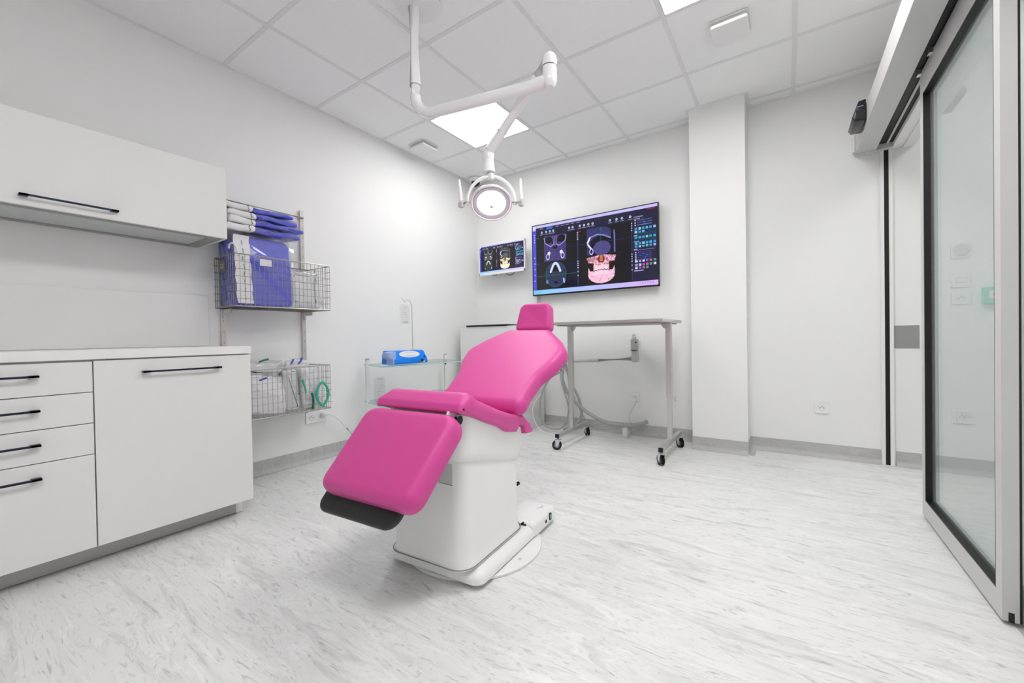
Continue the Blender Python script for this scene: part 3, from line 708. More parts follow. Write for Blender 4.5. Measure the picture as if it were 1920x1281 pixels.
    put(m, bone); img[m] *= (0.86+0.26*n1[m])[:, None]
    up = m & (v < 0.70)
    put(up & (n3 > 0.55), dk, 0.45); put(up & (n1 > 0.56), dk, 0.55); put(m & (n3 > 0.80), dk, 0.45)
    # nasal opening, dark gaps beside the jaw branches, tooth rows
    put(m & (np.abs(u-0.588) < 0.030-0.012*np.abs(v-0.60)/0.05) & (v < 0.645), (132, 52, 28) if warm else (96, 66, 34))
    put(m & (np.abs(u-0.588) < 0.011) & (v < 0.63), (196, 120, 88) if warm else (160, 120, 70))
    for s in (-1, 1):
        q = (u-0.588)*s
        wedge = (q > 0.050+0.10*(0.745-v)) & (q < 0.100-0.22*np.clip(v-0.70, 0, 1)) & (v > 0.635+0.25*(0.10-q)) & (v < 0.748)
        put(wedge & m, (36, 12, 12)); put(wedge & m & (q < 0.062+0.10*(0.745-v)), (104, 38, 24), 0.8)
    teeth = m & (np.abs(u-0.588) < 0.060) & (v > 0.675) & (v < 0.805)
    put(teeth, (250, 222, 236) if warm else (240, 236, 222), 0.75)
    put(teeth & (np.abs(((u-0.588)*95) % 1-0.5) > 0.38) & (np.abs(v-0.738) > 0.012), (196, 120, 140) if warm else (150, 140, 110), 0.6)
    gap = np.abs(v-(0.738+0.020*(np.abs(u-0.588)/0.07)**2-0.006*np.cos((u-0.588)*260))) < 0.0055
    put(m & gap & (np.abs(u-0.588) < 0.066), (60, 16, 14))
    put(m & (v > 0.80) & (n3 > 0.70) & (np.abs(u-0.588) > 0.05), (150, 80, 60) if warm else (150, 130, 80), 0.4)
    # side panel
    rect(0.825, 1, 0.10, 0.965, (38, 34, 66)); rect(0.835, 0.99, 0.26, 0.46, (24, 48, 84)); rect(0.835, 0.99, 0.33, 0.50, (22, 66, 92), 0.7)
    for y in (0.17, 0.20, 0.23): line(0.86, y, 0.96, y, 0.0025, (120, 130, 190)); ell(0.90+0.3*(y-0.17), y, 0.005, 0.009, (80, 120, 230)); ell(0.845, y, 0.004, 0.008, (230, 230, 250))
    for r_, (y, n_) in enumerate(((0.275, 6), (0.315, 3), (0.385, 6), (0.46, 6), (0.50, 6), (0.685, 6), (0.73, 6), (0.77, 4))):
        for k in range(n_):
            c = ((80, 170, 235), (190, 215, 245), (60, 190, 200), (120, 190, 240))[(k+r_) % 4] if r_ < 5 else ((180, 180, 250), (235, 225, 250), (150, 120, 220), (230, 120, 160), (90, 190, 140), (240, 240, 255))[(k+r_) % 6]
            rect(0.842+k*0.0255, 0.842+k*0.0255+0.016, y-0.012, y+0.014, c, 0.9)
            rect(0.846+k*0.0255, 0.846+k*0.0255+0.006, y-0.004, y+0.006, (40, 50, 90), 0.6)
    for k in range(5): y = 0.575+k*0.022; line(0.86, y, 0.955, y, 0.002, (90, 100, 180)); ell((0.865, 0.90, 0.925, 0.915, 0.91)[k], y, 0.005, 0.009, (60, 100, 230)); ell(0.847, y, 0.004, 0.007, (230, 230, 250))
    for y, x1 in ((0.12, 0.90), (0.145, 0.88), (0.355, 0.86), (0.43, 0.87), (0.53, 0.86), (0.80, 0.90)): rect(0.835, x1, y, y+0.010, (170, 170, 215))
    rect(0.835, 0.98, 0.545, 0.549, (150, 150, 200)); rect(0.93, 0.985, 0.045, 0.055, (150, 40, 90))
    # task bar
    m = v > 0.94; k = u[m][:, None]; c0 = np.array(lin((122, 196, 238))); c1 = np.array(lin((206, 168, 232))); img[m] = c0*(1-k)+c1*k
    for k in range(5): rect(0.01+k*0.015, 0.018+k*0.015, 0.955, 0.975, (90, 130, 220), 0.6)
    for k in range(6): rect(0.87+k*0.018, 0.88+k*0.018, 0.955, 0.972, (150, 120, 190), 0.7)
    img[v < 0.94] = img[v < 0.94]**1.12
    return np.clip(img, 0, 1)
def screen(name, parent, o, ux, uz, w_, h_, W, H, warm, e):
    """flat display picture: grid of quads with a colour attribute, real size, real place"""
    img = raster(W, H, warm)
    xs = np.linspace(0, w_, W+1); zs_ = np.linspace(h_, 0, H+1)
    X, Z = np.meshgrid(xs, zs_)
    off = wloc(parent); base = V(o)-off
    co = np.array(base)[None, :]+X.reshape(-1, 1)*np.array(ux)[None, :]+Z.reshape(-1, 1)*np.array(uz)[None, :]
    idx = np.arange((H+1)*(W+1)).reshape(H+1, W+1)
    f = np.stack([idx[:-1, :-1], idx[1:, :-1], idx[1:, 1:], idx[:-1, 1:]], -1).reshape(-1, 4)
    me = bpy.data.meshes.new(name); me.vertices.add(len(co)); me.vertices.foreach_set('co', co.astype(np.float32).ravel())
    me.loops.add(f.size); me.loops.foreach_set('vertex_index', f.ravel().astype(np.int32))
    me.polygons.add(len(f)); me.polygons.foreach_set('loop_start', (np.arange(len(f))*4).astype(np.int32))
    me.update(calc_edges=True)
    ca = me.color_attributes.new('picture', 'FLOAT_COLOR', 'CORNER')
    cc = np.ones((len(f), 4, 4), np.float32); cc[:, :, :3] = img.reshape(-1, 1, 3); ca.data.foreach_set('color', cc.ravel())
    m = bpy.data.materials.new(name+'_picture'); m.use_nodes = True; nt = m.node_tree; bs = nt.nodes['Principled BSDF']
    at = nt.nodes.new('ShaderNodeAttribute'); at.attribute_name = 'picture'
    bs.inputs['Base Color'].default_value = (0.01, 0.01, 0.012, 1); bs.inputs['Roughness'].default_value = 0.12; bs.inputs['Specular IOR Level'].default_value = 0.35
    nt.links.new(at.outputs['Color'], bs.inputs['Emission Color']); bs.inputs['Emission Strength'].default_value = e
    me.materials.append(m); ob = bpy.data.objects.new(name, me); COL.objects.link(ob); ob.parent = parent
    return ob
# big television
t = thing('television', 'large black wall television showing jaw scans', 'television', (-1.515, 3.60, 1.30))
TX0, TX1, TY, TZ0, TZ1 = -2.138, -0.893, 3.570, 1.303, 2.012
finish(bx(TX0, TX1, TY+0.002, TY+0.034, TZ0, TZ1, bev=0.004), 'casing', M['tvblack'], t)
b = B(); e = 0.008
box(b, TX0, TX1, TY-0.002, TY+0.004, TZ1-e, TZ1); box(b, TX0, TX1, TY-0.002, TY+0.004, TZ0, TZ0+0.013); box(b, TX0, TX0+e, TY-0.002, TY+0.004, TZ0, TZ1); box(b, TX1-e, TX1, TY-0.002, TY+0.004, TZ0, TZ1)
finish(b, 'bezel', M['tvblack'], t)
finish(bx(-1.75, -1.28, TY+0.034, YB-0.001, 1.50, 1.82, bev=0.01), 'wall_mount', M['black'], t)
screen('screen', t, (TX0+e, TY+0.001, TZ0+0.013), (1, 0, 0), (0, 0, 1), TX1-TX0-2*e, TZ1-TZ0-0.013-e, 440, 248, True, 1.05)
finish(cyl(B(), (TX0-0.004, TY+0.01, 1.345), (TX0+0.006, TY+0.01, 1.345), 0.004, seg=10), 'side_stud', M['black'], t)
# small monitor
t = thing('monitor', 'small white-framed monitor beside the large television, showing scans', 'monitor', (-2.48, 3.55, 1.56))
MX0, MX1, MY, MZ0, MZ1 = -2.772, -2.186, 3.500, 1.560, 1.886
finish(bx(MX0, MX1, MY+0.002, MY+0.040, MZ0, MZ1, bev=0.006), 'casing', M['enamel'], t)
b = B(); e = 0.010
box(b, MX0, MX1, MY-0.002, MY+0.004, MZ1-e, MZ1); box(b, MX0, MX1, MY-0.002, MY+0.004, MZ0, MZ0+0.022); box(b, MX0, MX0+e, MY-0.002, MY+0.004, MZ0, MZ1); box(b, MX1-e, MX1, MY-0.002, MY+0.004, MZ0, MZ1)
finish(b, 'bezel', M['enamel'], t)
finish(bx(-2.56, -2.40, MY+0.04, YB-0.001, 1.64, 1.80, bev=0.01), 'wall_mount', M['enamel'], t)
screen('screen', t, (MX0+e, MY+0.001, MZ0+0.022), (1, 0, 0), (0, 0, 1), MX1-MX0-2*e, MZ1-MZ0-0.022-e, 200, 112, False, 1.15)
for (cx, ww, dd) in ((-2.585, 0.03, 0.010), (-2.385, 0.055, 0.022)):
    b = B(); tube(b, smooth_path([(cx-ww, MY+0.03, MZ0+0.003), (cx-ww*0.5, MY+0.03, MZ0-dd*0.85), (cx, MY+0.03, MZ0-dd), (cx+ww*0.5, MY+0.03, MZ0-dd*0.8), (cx+ww, MY+0.03, MZ0+0.003)], 5), 0.0032, 6); finish(b, 'cable_loop', M['black'], t)
tag(finish(bx(-2.125, -2.095, YB-0.018, YB, 0.35, 1.31, bev=0.002), 'cable_trunking', M['greyplastic']), 'grey vertical cable cover running down from the television', 'cable cover')

# ------------------------------------------------------------------ corner box and dark slab
tag(finish(bx(-2.800, -2.05, 3.20, YB-0.03, 0.0, 1.000, bev=0.004), 'white_box_unit', M['lam']), 'tall plain white cupboard standing in the far left corner', 'cupboard')
b = B(); slab(b, roundpoly([(-2.72, 3.19), (-2.20, 3.19), (-2.20, 3.50), (-2.72, 3.50)], 0.02, 4), 0.016, 0.005, lambda u, v, w_: V((u, v, 1.001+w_)), nr=2, ngon=True)
t = finish(b, 'dark_slab', M['black']); tag(t, 'thin dark slab lying on the white corner cupboard', 'thin_slab')  # thin black slab set on top of the white box

# ------------------------------------------------------------------ steel table on castors
t = thing('steel_table', 'high steel overbed table on four castors in front of the back wall', 'table', (-1.11, 3.12, 0))
X0, X1, Y0, Y1 = -1.53, -0.690, 2.83, 3.42
finish(bx(X0, X1, Y0, Y1, 0.978, 1.000, bev=0.003), 'tabletop', M['steel'], t)
finish(bx(X0+0.03, X1-0.03, Y0+0.03, Y1-0.03, 0.970, 0.9778), 'underframe', M['under'], t)
def castor(x, y, yawc):
    d = V((cos(yawc), sin(yawc), 0)); s = V((-sin(yawc), cos(yawc), 0)); R = 0.0375; c = V((x, y, R))+d*0.012
    w_ = finish(disc(B(), c-s*0.012, s, R, 0.024), 'castor', M['tyre'], t)
    b = B(); cyl(b, c-s*0.0135, c+s*0.0135, 0.021); finish(b, 'hub', M['hub'], w_)
    b = B()
    for k in (-1, 1):
        q = c+s*0.017*k; f = lambda u, v, ww: q+d*u+V((0, 0, v))+s*(ww-0.001)
        slab(b, roundpoly([(-0.028, 0.042), (0.016, 0.042), (0.008, -0.008), (-0.008, -0.008)], 0.006, 4), 0.002, 0.0005, f, nr=1, ngon=True)
    cyl(b, V((x, y, 0.080)), V((x, y, 0.096)), 0.009, seg=16)
    box(b, x-0.022, x+0.022, y-0.018, y+0.018, 0.078, 0.082, bev=0.001)
    finish(b, 'fork', M['zinc'], w_)
for px_, knob in ((-1.50, False), (-0.715, True)):
    finish(bx(px_-0.015, px_+0.015, 2.84, 3.42, 0.095, 0.125, bev=0.002), 'foot_bar', M['steel'], t)
    finish(bx(px_-0.0152, px_+0.0152, 2.828, 2.842, 0.0948, 0.1252, bev=0.002), 'end_cap', M['black'], t)
    finish(bx(px_-0.016, px_+0.016, 3.086, 3.118, 0.125, 0.56, bev=0.002), 'lower_post', M['steel'], t)
    finish(bx(px_-0.020, px_+0.020, 3.082, 3.122, 0.43, 0.970, bev=0.002), 'upper_post', M['steel'], t)
    b = bx(px_-0.022, px_+0.022, 3.08, 3.124, 0.125, 0.131, bev=0.001); finish(b, 'weld_plate', M['zinc'], t)
    sx = 1 if px_ < -1 else -1
    b = B(); o = [(0, 0)]+[(0.035*cos(a*pi/16), -0.035*sin(a*pi/16)) for a in range(9)]
    slab(b, [V(p) for p in o], 0.004, 0.001, lambda u, v, w_: V((px_+sx*(0.016+u), 3.098+w_, 0.969+v)), nr=1, ngon=True); finish(b, 'bracket', M['steel'], t)
    for yc in (2.855, 3.40): castor(px_, yc, radians(205 if px_ < -1 else 130) if yc < 3 else radians(-45))
b = B(); cyl(b, (-0.70, 3.10, 0.425), (-0.672, 3.10, 0.425), 0.003, seg=10); cyl(b, (-0.674, 3.10, 0.408), (-0.674, 3.10, 0.442), 0.003, seg=8); finish(b, 'clamp_knob', M['steel'], t)

# ------------------------------------------------------------------ hose arm on the back wall with hoses
t = thing('suction_arm', 'grey wall arm with upright joint behind the steel table', 'medical arm', (-1.095, 3.52, 0.65))
b = bx(-1.125, -1.070, 3.50, 3.56, 0.760, 0.855, bev=0.006); finish(b, 'upper_joint', M['greyplastic'], t)
b = bx(-1.120, -1.065, 3.50, 3.56, 0.655, 0.757, bev=0.010); finish(b, 'lower_joint', M['greyplastic'], t)
b = bx(-1.117, -1.085, 3.505, 3.55, 0.855, 0.900, bev=0.006); finish(b, 'top_knuckle', M['trim'], t)
b = bx(-1.10, -1.08, 3.56, YB, 0.70, 0.84, bev=0.004); finish(b, 'wall_bracket', M['trim'], t)
b = B(); cyl(b, (-1.078, 3.498, 0.826), (-1.078, 3.504, 0.826), 0.006, seg=12); cyl(b, (-1.10, 3.503, 0.888), (-1.10, 3.508, 0.888), 0.004, seg=12); cyl(b, (-1.078, 3.498, 0.866), (-1.078, 3.504, 0.866), 0.0035, seg=12); finish(b, 'screw', M['black'], t)
b = bx(-1.123, -1.082, 3.4988, 3.502, 0.7565, 0.7605); finish(b, 'joint_gap', M['black'], t)
b = B(); tube(b, [(-1.12, 3.53, 0.685), (-1.42, 3.50, 0.668), (-1.75, 3.46, 0.650)], [0.019, 0.016, 0.010], 12); finish(b, 'arm_tube', M['greyplastic'], t)
b = B(); cyl(b, (-1.755, 3.45, 0.565), (-1.755, 3.45, 0.655), 0.030, 0.034); finish(b, 'hose_holder', M['trim'], t)
def hose(label, pts, r, name='hose', m=None, cat='hose', group=None):
    return tag(finish(tube(B(), smooth_path(pts, 10), r, 12), name, m or M['hose']), label, cat, group)
HG = 'hoses hanging from the wall arm'
hose('grey hose hanging in a wide loop beside the chair backrest', [(-1.76, 3.44, 0.56), (-1.85, 3.38, 0.50), (-1.905, 3.35, 0.40), (-1.943, 3.35, 0.292), (-1.95, 3.35, 0.164), (-1.909, 3.35, 0.068), (-1.825, 3.35, 0.032), (-1.73, 3.35, 0.047), (-1.675, 3.35, 0.117), (-1.651, 3.35, 0.24), (-1.681, 3.35, 0.359), (-1.723, 3.36, 0.47), (-1.752, 3.43, 0.565)], 0.0085, group=HG)
hose('thick grey hose sweeping from the wall arm down to the wall socket block', [(-1.757, 3.45, 0.57), (-1.755, 3.43, 0.50), (-1.705, 3.42, 0.389), (-1.599, 3.42, 0.273), (-1.455, 3.43, 0.174), (-1.307, 3.45, 0.118), (-1.16, 3.50, 0.105), (-1.06, 3.55, 0.12), (-1.02, 3.60, 0.135)], 0.017, group=HG)
hose('second thick grey hose curving behind the left table post', [(-1.74, 3.47, 0.645), (-1.70, 3.46, 0.52), (-1.685, 3.45, 0.471), (-1.611, 3.45, 0.351), (-1.571, 3.45, 0.231), (-1.583, 3.45, 0.132), (-1.654, 3.44, 0.061), (-1.74, 3.42, 0.02)], 0.0125, group=HG)
hose('thin grey tube drooping between the left table castor and the wall', [(-1.69, 3.46, 0.44), (-1.623, 3.45, 0.291), (-1.561, 3.45, 0.169), (-1.52, 3.45, 0.114), (-1.444, 3.45, 0.062), (-1.319, 3.45, 0.060), (-1.20, 3.47, 0.085)], 0.0045, 'thin_tube', group=HG)
hose('thin pale tube looping low at the left of the hoses', [(-1.905, 3.3, 0.36), (-1.933, 3.2, 0.264), (-1.930, 3.2, 0.143), (-1.869, 3.2, 0.051), (-1.771, 3.2, 0.022), (-1.66, 3.2, 0.02)], 0.0035, 'thin_tube', M['milky'], group=HG)
hose('second narrow grey hose crossing under the wall arm holder', [(-1.765, 3.445, 0.57), (-1.74, 3.42, 0.46), (-1.68, 3.40, 0.36), (-1.655, 3.38, 0.27), (-1.64, 3.37, 0.21)], 0.006, group=HG)
hose('dark power lead curving from the back wall socket to the hose bundle', [(-1.118, YB-0.012, 0.310), (-1.12, 3.60, 0.285), (-1.155, 3.58, 0.21), (-1.165, 3.56, 0.147), (-1.150, 3.54, 0.118)], 0.003, 'power_lead', M['greyplastic'], 'cable')
t = thing('floor_block', 'small white connector block standing on the floor under the hose bundle', 'connector', (-1.175, 3.52, 0))
finish(bx(-1.205, -1.160, 3.49, 3.535, 0.0, 0.080, bev=0.004), 'housing', M['trim'], t)
b = B(); tube(b, [(-1.135+0.0005*k, 3.505+0.022*cos(a), 0.107+0.022*sin(a)) for k, a in enumerate([i*2*pi/16 for i in range(16)])], 0.005, 6, closed=True); finish(b, 'cable_tie', M['hose'], t)
finish(bx(-1.159, -1.150, 3.49, 3.535, 0.0, 0.086, bev=0.002), 'side_plate', M['greyplastic'], t)

# ------------------------------------------------------------------ glass trolley
t = thing('glass_trolley', 'white two-post trolley with rounded glass shelves by the left wall', 'trolley', (-2.6, 2.36, 0))
for py in (2.07, 2.975):
    b = B(); cyl(b, (-2.80, py, 0.03), (-2.80, py, 0.728), 0.017); finish(b, 'post', M['enamel'], t)
    b = B(); cyl(b, (-2.80, py, 0.728), (-2.80, py, 0.738), 0.0185); finish(b, 'post_cap', M['shell'], t)
    b = B(); box(b, -2.88, -2.45, py-0.015, py+0.015, 0.035, 0.06, bev=0.006); finish(b, 'foot', M['enamel'], t)
    b = B(); [cyl(b, (xx, py-0.01, 0.02), (xx, py+0.01, 0.02), 0.02) for xx in (-2.85, -2.48)]; finish(b, 'wheel', M['hub'], t)
for z in (0.681, 0.38):
    b = B(); o = roundpoly([(-2.88, 2.095, 0.02), (-2.62, 2.02, 0.05), (-2.40, 1.93, 0.12), (-2.40, 2.76, 0.06), (-2.62, 2.90, 0.05), (-2.88, 2.955, 0.02)], 0.05, 8)
    slab(b, o, 0.008, 0.0015, lambda u, v, w_: V((u, v, z+w_)), nr=1, ngon=True); s = finish(b, 'glass_shelf', M['shelfglass'], t)
    b = B(); tube(b, [V((p.x, p.y, z+0.004)) for p in o], 0.0032, 6, closed=True); finish(b, 'shelf_edge', M['glassedge'], s)
b = B()
for zz in (0.668, 0.640): cyl(b, (-2.788, 2.965, zz), (-2.782, 2.957, zz), 0.007, seg=10)
finish(b, 'grub_screw', M['black'], t)
# blue device on the trolley
t = thing('blue_device', 'bright blue medical device with white oval panel on the glass trolley', 'medical device', (-2.50, 2.23, 0.690))
DY0, DY1, DX0, DX1, DZ = 2.045, 2.385, -2.60, -2.43, 0.690
b = B(); prof = roundpoly([(DX0, DZ+0.006), (DX1, DZ+0.006), (DX1-0.012, DZ+0.045), (DX1-0.055, DZ+0.108), (DX0+0.02, DZ+0.112)], 0.014, 5)
slab(b, prof, DY1-DY0, 0.010, lambda u, v, w_: V((u, DY0+w_, v)), nr=4, ngon=True); finish(b, 'casing', M['bluedev'], t)
b = B(); prof = roundpoly([(DY0-0.055, DZ+0.065), (DY0-0.01, DZ+0.045), (DY0-0.01, DZ+0.004), (DY0+0.02, DZ+0.004), (DY0+0.02, DZ+0.108), (DY0-0.045, DZ+0.100)], 0.008, 4)
slab(b, prof, 0.08, 0.006, lambda u, v, w_: V((DX0+0.075+w_, u, v)), nr=3, ngon=True); finish(b, 'side_grip', M['paleblue'], t)
# sloping front face frame: from (DX1-0.012, .045) to (DX1-0.055,.108)
pf = V((DX1-0.012, 0, DZ+0.045)); qf = V((DX1-0.055, 0, DZ+0.108)); df = (qf-pf); Lf = df.length; df.normalize(); nf = V((df.z, 0, -df.x))
fpos = lambda s, y, h: pf+df*s+nf*h+V((0, y, 0))
b = B(); o = [V((2.215+0.105*cos(a), 0.043+0.030*sin(a))) for a in [i*2*pi/40 for i in range(40)]]
slab(b, o, 0.003, 0.001, lambda u, v, w_: fpos(v, u, w_-0.001), nr=1, ngon=True); pn = finish(b, 'oval_panel', M['paper'], t)
b = B()
def strokes(bm, segs, h, r):
    for (y0, s0, y1, s1) in segs: tube(bm, [fpos(s0, y0, h), fpos(s1, y1, h)], r, 4)
strokes(b, [(2.17+k*0.012, 0.030, 2.178+k*0.012, 0.030) for k in range(8)]+[(2.17+k*0.012, 0.023, 2.176+k*0.012, 0.023) for k in range(8)], 0.0025, 0.0016); finish(b, 'buttons', M['paleblue'], pn)
b = B(); strokes(b, [(2.18, 0.055, 2.255, 0.055), (2.13, 0.045, 2.135, 0.052), (2.275, 0.047, 2.28, 0.056)], 0.0025, 0.0010); finish(b, 'printed_mark', M['seam'], pn)
b = B(); cyl(b, (DX1-0.006, 2.315, DZ+0.030), (DX1+0.006, 2.315, DZ+0.030), 0.010, seg=16); cyl(b, fpos(0.012, 2.355, -0.004), fpos(0.012, 2.355, 0.004), 0.008, seg=16); finish(b, 'port', M['black'], t)
b = B(); cyl(b, (DX1-0.004, 2.330, DZ+0.018), (DX1+0.008, 2.330, DZ+0.018), 0.006, seg=12); finish(b, 'port_plug', M['enamel'], t)
b = B(); tube(b, [(-2.58, 2.355, DZ+0.105), (-2.58, 2.350, 1.165), (-2.58, 2.330, 1.205), (-2.58, 2.300, 1.212), (-2.58, 2.278, 1.190), (-2.58, 2.245, 1.222)], 0.0028, 8); finish(b, 'hook_rod', M['steel'], t)
def hung_bag(label, x, y0, y1, z0, z1, seed, invert=False):
    t = thing('drip_pouch', label, 'pouch', (x, (y0+y1)/2, z0))
    b = B(); o = roundpoly([(y0, z0), (y1, z0), (y1, z1), (y0, z1)], 0.025, 5)
    slab(b, o, 0.012, 0.005, lambda u, v, w_: V((x+w_, u, v)), nr=2, ngon=True); finish(b, 'film', M['pouch'], t)
    b = B(); ym = (y0+y1)/2; zz = lambda f: z0+(z1-z0)*((1-f) if invert else f)
    for (a_, f0, c_, f1) in ((0.3, .85, .6, .87), (0.25, .7, .35, .74), (0.3, .6, .5, .61), (0.4, .5, .6, .5), (0.5, .35, .8, .36), (0.3, .1, .75, .1), (0.3, .08, .7, .085)):
        tube(b, [(x+0.0135, y0+(y1-y0)*a_, zz(f0)), (x+0.0135, y0+(y1-y0)*c_, zz(f1))], 0.0014, 4)
    finish(b, 'printed_mark', M['seam'], t)
hung_bag('small clear pouch with faint print on the wall beside the hook rod', XL+0.003, 2.510, 2.625, 1.03, 1.205, 1)
hung_bag('clear pouch with faint print on the wall below the trolley shelf', XL+0.003, 2.215, 2.33, 0.36, 0.57, 2, True)

# ------------------------------------------------------------------ treatment chair
PH = radians(4.1); AX = V((-sin(PH), cos(PH), 0)); BX_ = V((cos(PH), sin(PH), 0)); BC = -1.030
def ch(a, b_, z): return AX*a+BX_*(BC+b_)+V((0, 0, z))
t = thing('treatment_chair', 'pink upholstered treatment chair on a white pedestal base', 'treatment chair', ch(1.42, 0, 0))
# turntable disc
b = B(); cen = ch(1.445, 0, 0); lathe(b, [(0, 0), (0.280, 0), (0.286, 0.002), (0.286, 0.010), (0.282, 0.013), (0, 0.013)], cen, (0, 0, 1), 64); dsc = finish(b, 'turntable', M['shell'], t)
b = B(); cyl(b, ch(1.40, 0.245, 0.0128), ch(1.40, 0.245, 0.0142), 0.008, seg=16); finish(b, 'screw', M['greyplastic'], dsc)
# base cover
def ringstack(bm, rings, cap0=True, cap1=True):
    R_ = [[bm.verts.new(p) for p in r] for r in rings]; n = len(R_[0])
    for A_, B_ in zip(R_, R_[1:]):
        for k in range(n): bm.faces.new((A_[k], A_[(k+1) % n], B_[(k+1) % n], B_[k]))
    if cap0: bm.faces.new(R_[0][::-1])
    if cap1: bm.faces.new(R_[-1])
b = B(); o = roundpoly([(1.160, -0.222), (1.160, 0.219), (1.74, 0.219), (1.74, -0.222)], 0.04, 8)
o = [V(p) for p in o]; o = o[::-1] if area(o) < 0 else o
levels = [(0.004, 0.016), (0.0, 0.020), (0.0, 0.036), (0.004, 0.046), (0.012, 0.054), (0.024, 0.060), (0.040, 0.064), (0.050, 0.068), (0.055, 0.074)]
ringstack(b, [[ch(p.x, p.y, h) for p in inset(o, d)] for d, h in levels]); finish(b, 'base_cover', M['shell'], t)
# pedal housing at the far right corner
b = B(); o = roundpoly([(1.555, 0.10), (1.575, 0.2235), (1.80, 0.2235), (1.80, 0.05), (1.60, 0.05)], 0.022, 5); o = [V(p) for p in o]; o = o[::-1] if area(o) < 0 else o
ringstack(b, [[ch(p.x, p.y, h) for p in inset(o, d)] for d, h in ((0.002, 0.018), (0, 0.022), (0, 0.058), (0.003, 0.068), (0.010, 0.076), (0.018, 0.080))]); ped = finish(b, 'pedal_housing', M['shell'], t)
b = B()
lathe(b, [(0, 0.004), (0.010, 0.003), (0.013, 0)], ch(1.735, 0.2230, 0.048), BX_, 16)
bmesh.ops.scale(b, vec=(1, 1, 1), verts=b.verts); finish(b, 'green_switch', M['green'], ped)
b = B(); tube(b, [ch(1.735+0.011*cos(a), 0.224, 0.048+0.016*sin(a)) for a in [i*2*pi/16 for i in range(16)]], 0.003, 6, closed=True); finish(b, 'switch_ring', M['black'], ped)
b = B(); lathe(b, [(0, 0.003), (0.007, 0.002), (0.009, 0)], ch(1.690, 0.2232, 0.042), BX_, 16); finish(b, 'black_switch', M['black'], ped)
b = B()
for r_ in (0.010, 0.016): tube(b, [ch(1.745+r_*cos(a), 0.165+r_*1.1*sin(a), 0.0805) for a in [pi*0.1+i*pi*0.8/8 for i in range(9)]], 0.0016, 4)
tube(b, [ch(1.725, 0.160, 0.0805), ch(1.725, 0.172, 0.0805)], 0.0012, 4); tube(b, [ch(1.715, 0.162, 0.0805), ch(1.715, 0.170, 0.0805)], 0.0012, 4)
finish(b, 'foot_symbol', M['greyplastic'], ped)
b = B(); tube(b, [ch(1.553, 0.150, 0.0715), ch(1.560, 0.168, 0.070), ch(1.568, 0.185, 0.066)], 0.0045, 6); finish(b, 'cover_gap', M['black'], t)
# column
b = B(); o = roundpoly([(1.135, -0.185), (1.135, 0.172), (1.555, 0.172), (1.555, -0.185)], 0.055, 10); o = [V(p) for p in o]; o = o[::-1] if area(o) < 0 else o
ringstack(b, [[ch(p.x, p.y, h) for p in inset(o, d)] for d, h in ((-0.012, 0.070), (-0.006, 0.078), (-0.002, 0.095), (0.0, 0.12), (0.003, 0.47))]); finish(b, 'column', M['shell'], t)
b = B(); tube(b, [ch(p.x, p.y, 0.0765) for p in inset(o, -0.0125)], 0.002, 5, closed=True); finish(b, 'column_joint', M['seam'], t)
b = B()
f = lambda u, v, w_: ch(1.1385-w_, u, v)
slab(b, roundpoly([(0.066, 0.372), (0.124, 0.372), (0.124, 0.445), (0.066, 0.445)], 0.003, 2), 0.0025, 0.0005, f, nr=1, ngon=True); rec = finish(b, 'inspection_cover', M['greyplastic'], t)
b = B(); tube(b, [ch(1.1365, 0.066, 0.447), ch(1.1365, 0.066, 0.372), ch(1.1365, 0.124, 0.370)], 0.0018, 5); finish(b, 'cover_edge', M['seam'], rec)
b = B(); disc(b, ch(1.556, 0.150, 0.245), AX, 0.008, 0.012, 16); finish(b, 'rear_stud', M['black'], t)
# upper shell
def zlerp(tab, a):
    for (a0, z0), (a1, z1) in zip(tab, tab[1:]):
        if a <= a1: return z0+(z1-z0)*max(0.0, (a-a0)/(a1-a0))
    return tab[-1][1]
ztop = [(1.10, 0.640), (1.17, 0.622), (1.25, 0.590), (1.334, 0.558), (1.44, 0.525), (1.56, 0.500), (1.72, 0.452)]
zbot = [(1.10, 0.462), (1.30, 0.425), (1.45, 0.386), (1.56, 0.366)]
oo = roundpoly([(1.131, -0.189), (1.131, 0.176), (1.559, 0.176), (1.559, -0.189)], 0.055, 10); oo = [V(p) for p in oo]; oo = oo[::-1] if area(oo) < 0 else oo
fine_ = []
for i_ in range(len(oo)):
    a_, b_ = oo[i_], oo[(i_+1) % len(oo)]; n = max(1, int((b_-a_).length/0.03))
    for k in range(n): fine_.append(a_.lerp(b_, k/n))
rings = []
for tt in (0.0, 0.03, 0.2, 0.4, 0.6, 0.8, 1.0):
    row = []
    for p in fine_:
        k_ = (p.x-1.131)/(1.559-1.131); a_ = p.x+0.135*tt*k_**1.6; lat = -0.0065+(p.y+0.0065)*(1+0.05*tt)
        if tt == 0.0: a_ = p.x+(0.003 if p.x < 1.3 else -0.003); lat = -0.0065+(p.y+0.0065)*0.985
        row.append(ch(a_, lat, zlerp(zbot, p.x)*(1-tt)+zlerp(ztop, a_)*tt))
    rings.append(row)
b = B(); ringstack(b, rings); finish(b, 'upper_shell', M['shell'], t, smooth=50)
b = B(); disc(b, ch(1.115, 0.150, 0.610), BX_, 0.016, 0.030, 20); finish(b, 'knee_hinge', M['black'], t)
finish(tube(B(), [ch(1.121, 0.158, 0.585), ch(1.121, 0.158, 0.545), ch(1.121, 0.110, 0.545)], 0.0022, 6), 'bracket_edge', M['black'], t)
b = B(); slab(b, roundpoly([(1.06, 0.58), (1.11, 0.56), (1.125, 0.64), (1.09, 0.648)], 0.01, 4), 0.012, 0.003, lambda u, v, w_: ch(u, 0.145+w_, v), nr=2, ngon=True); finish(b, 'hinge_bracket', M['shell'], t)
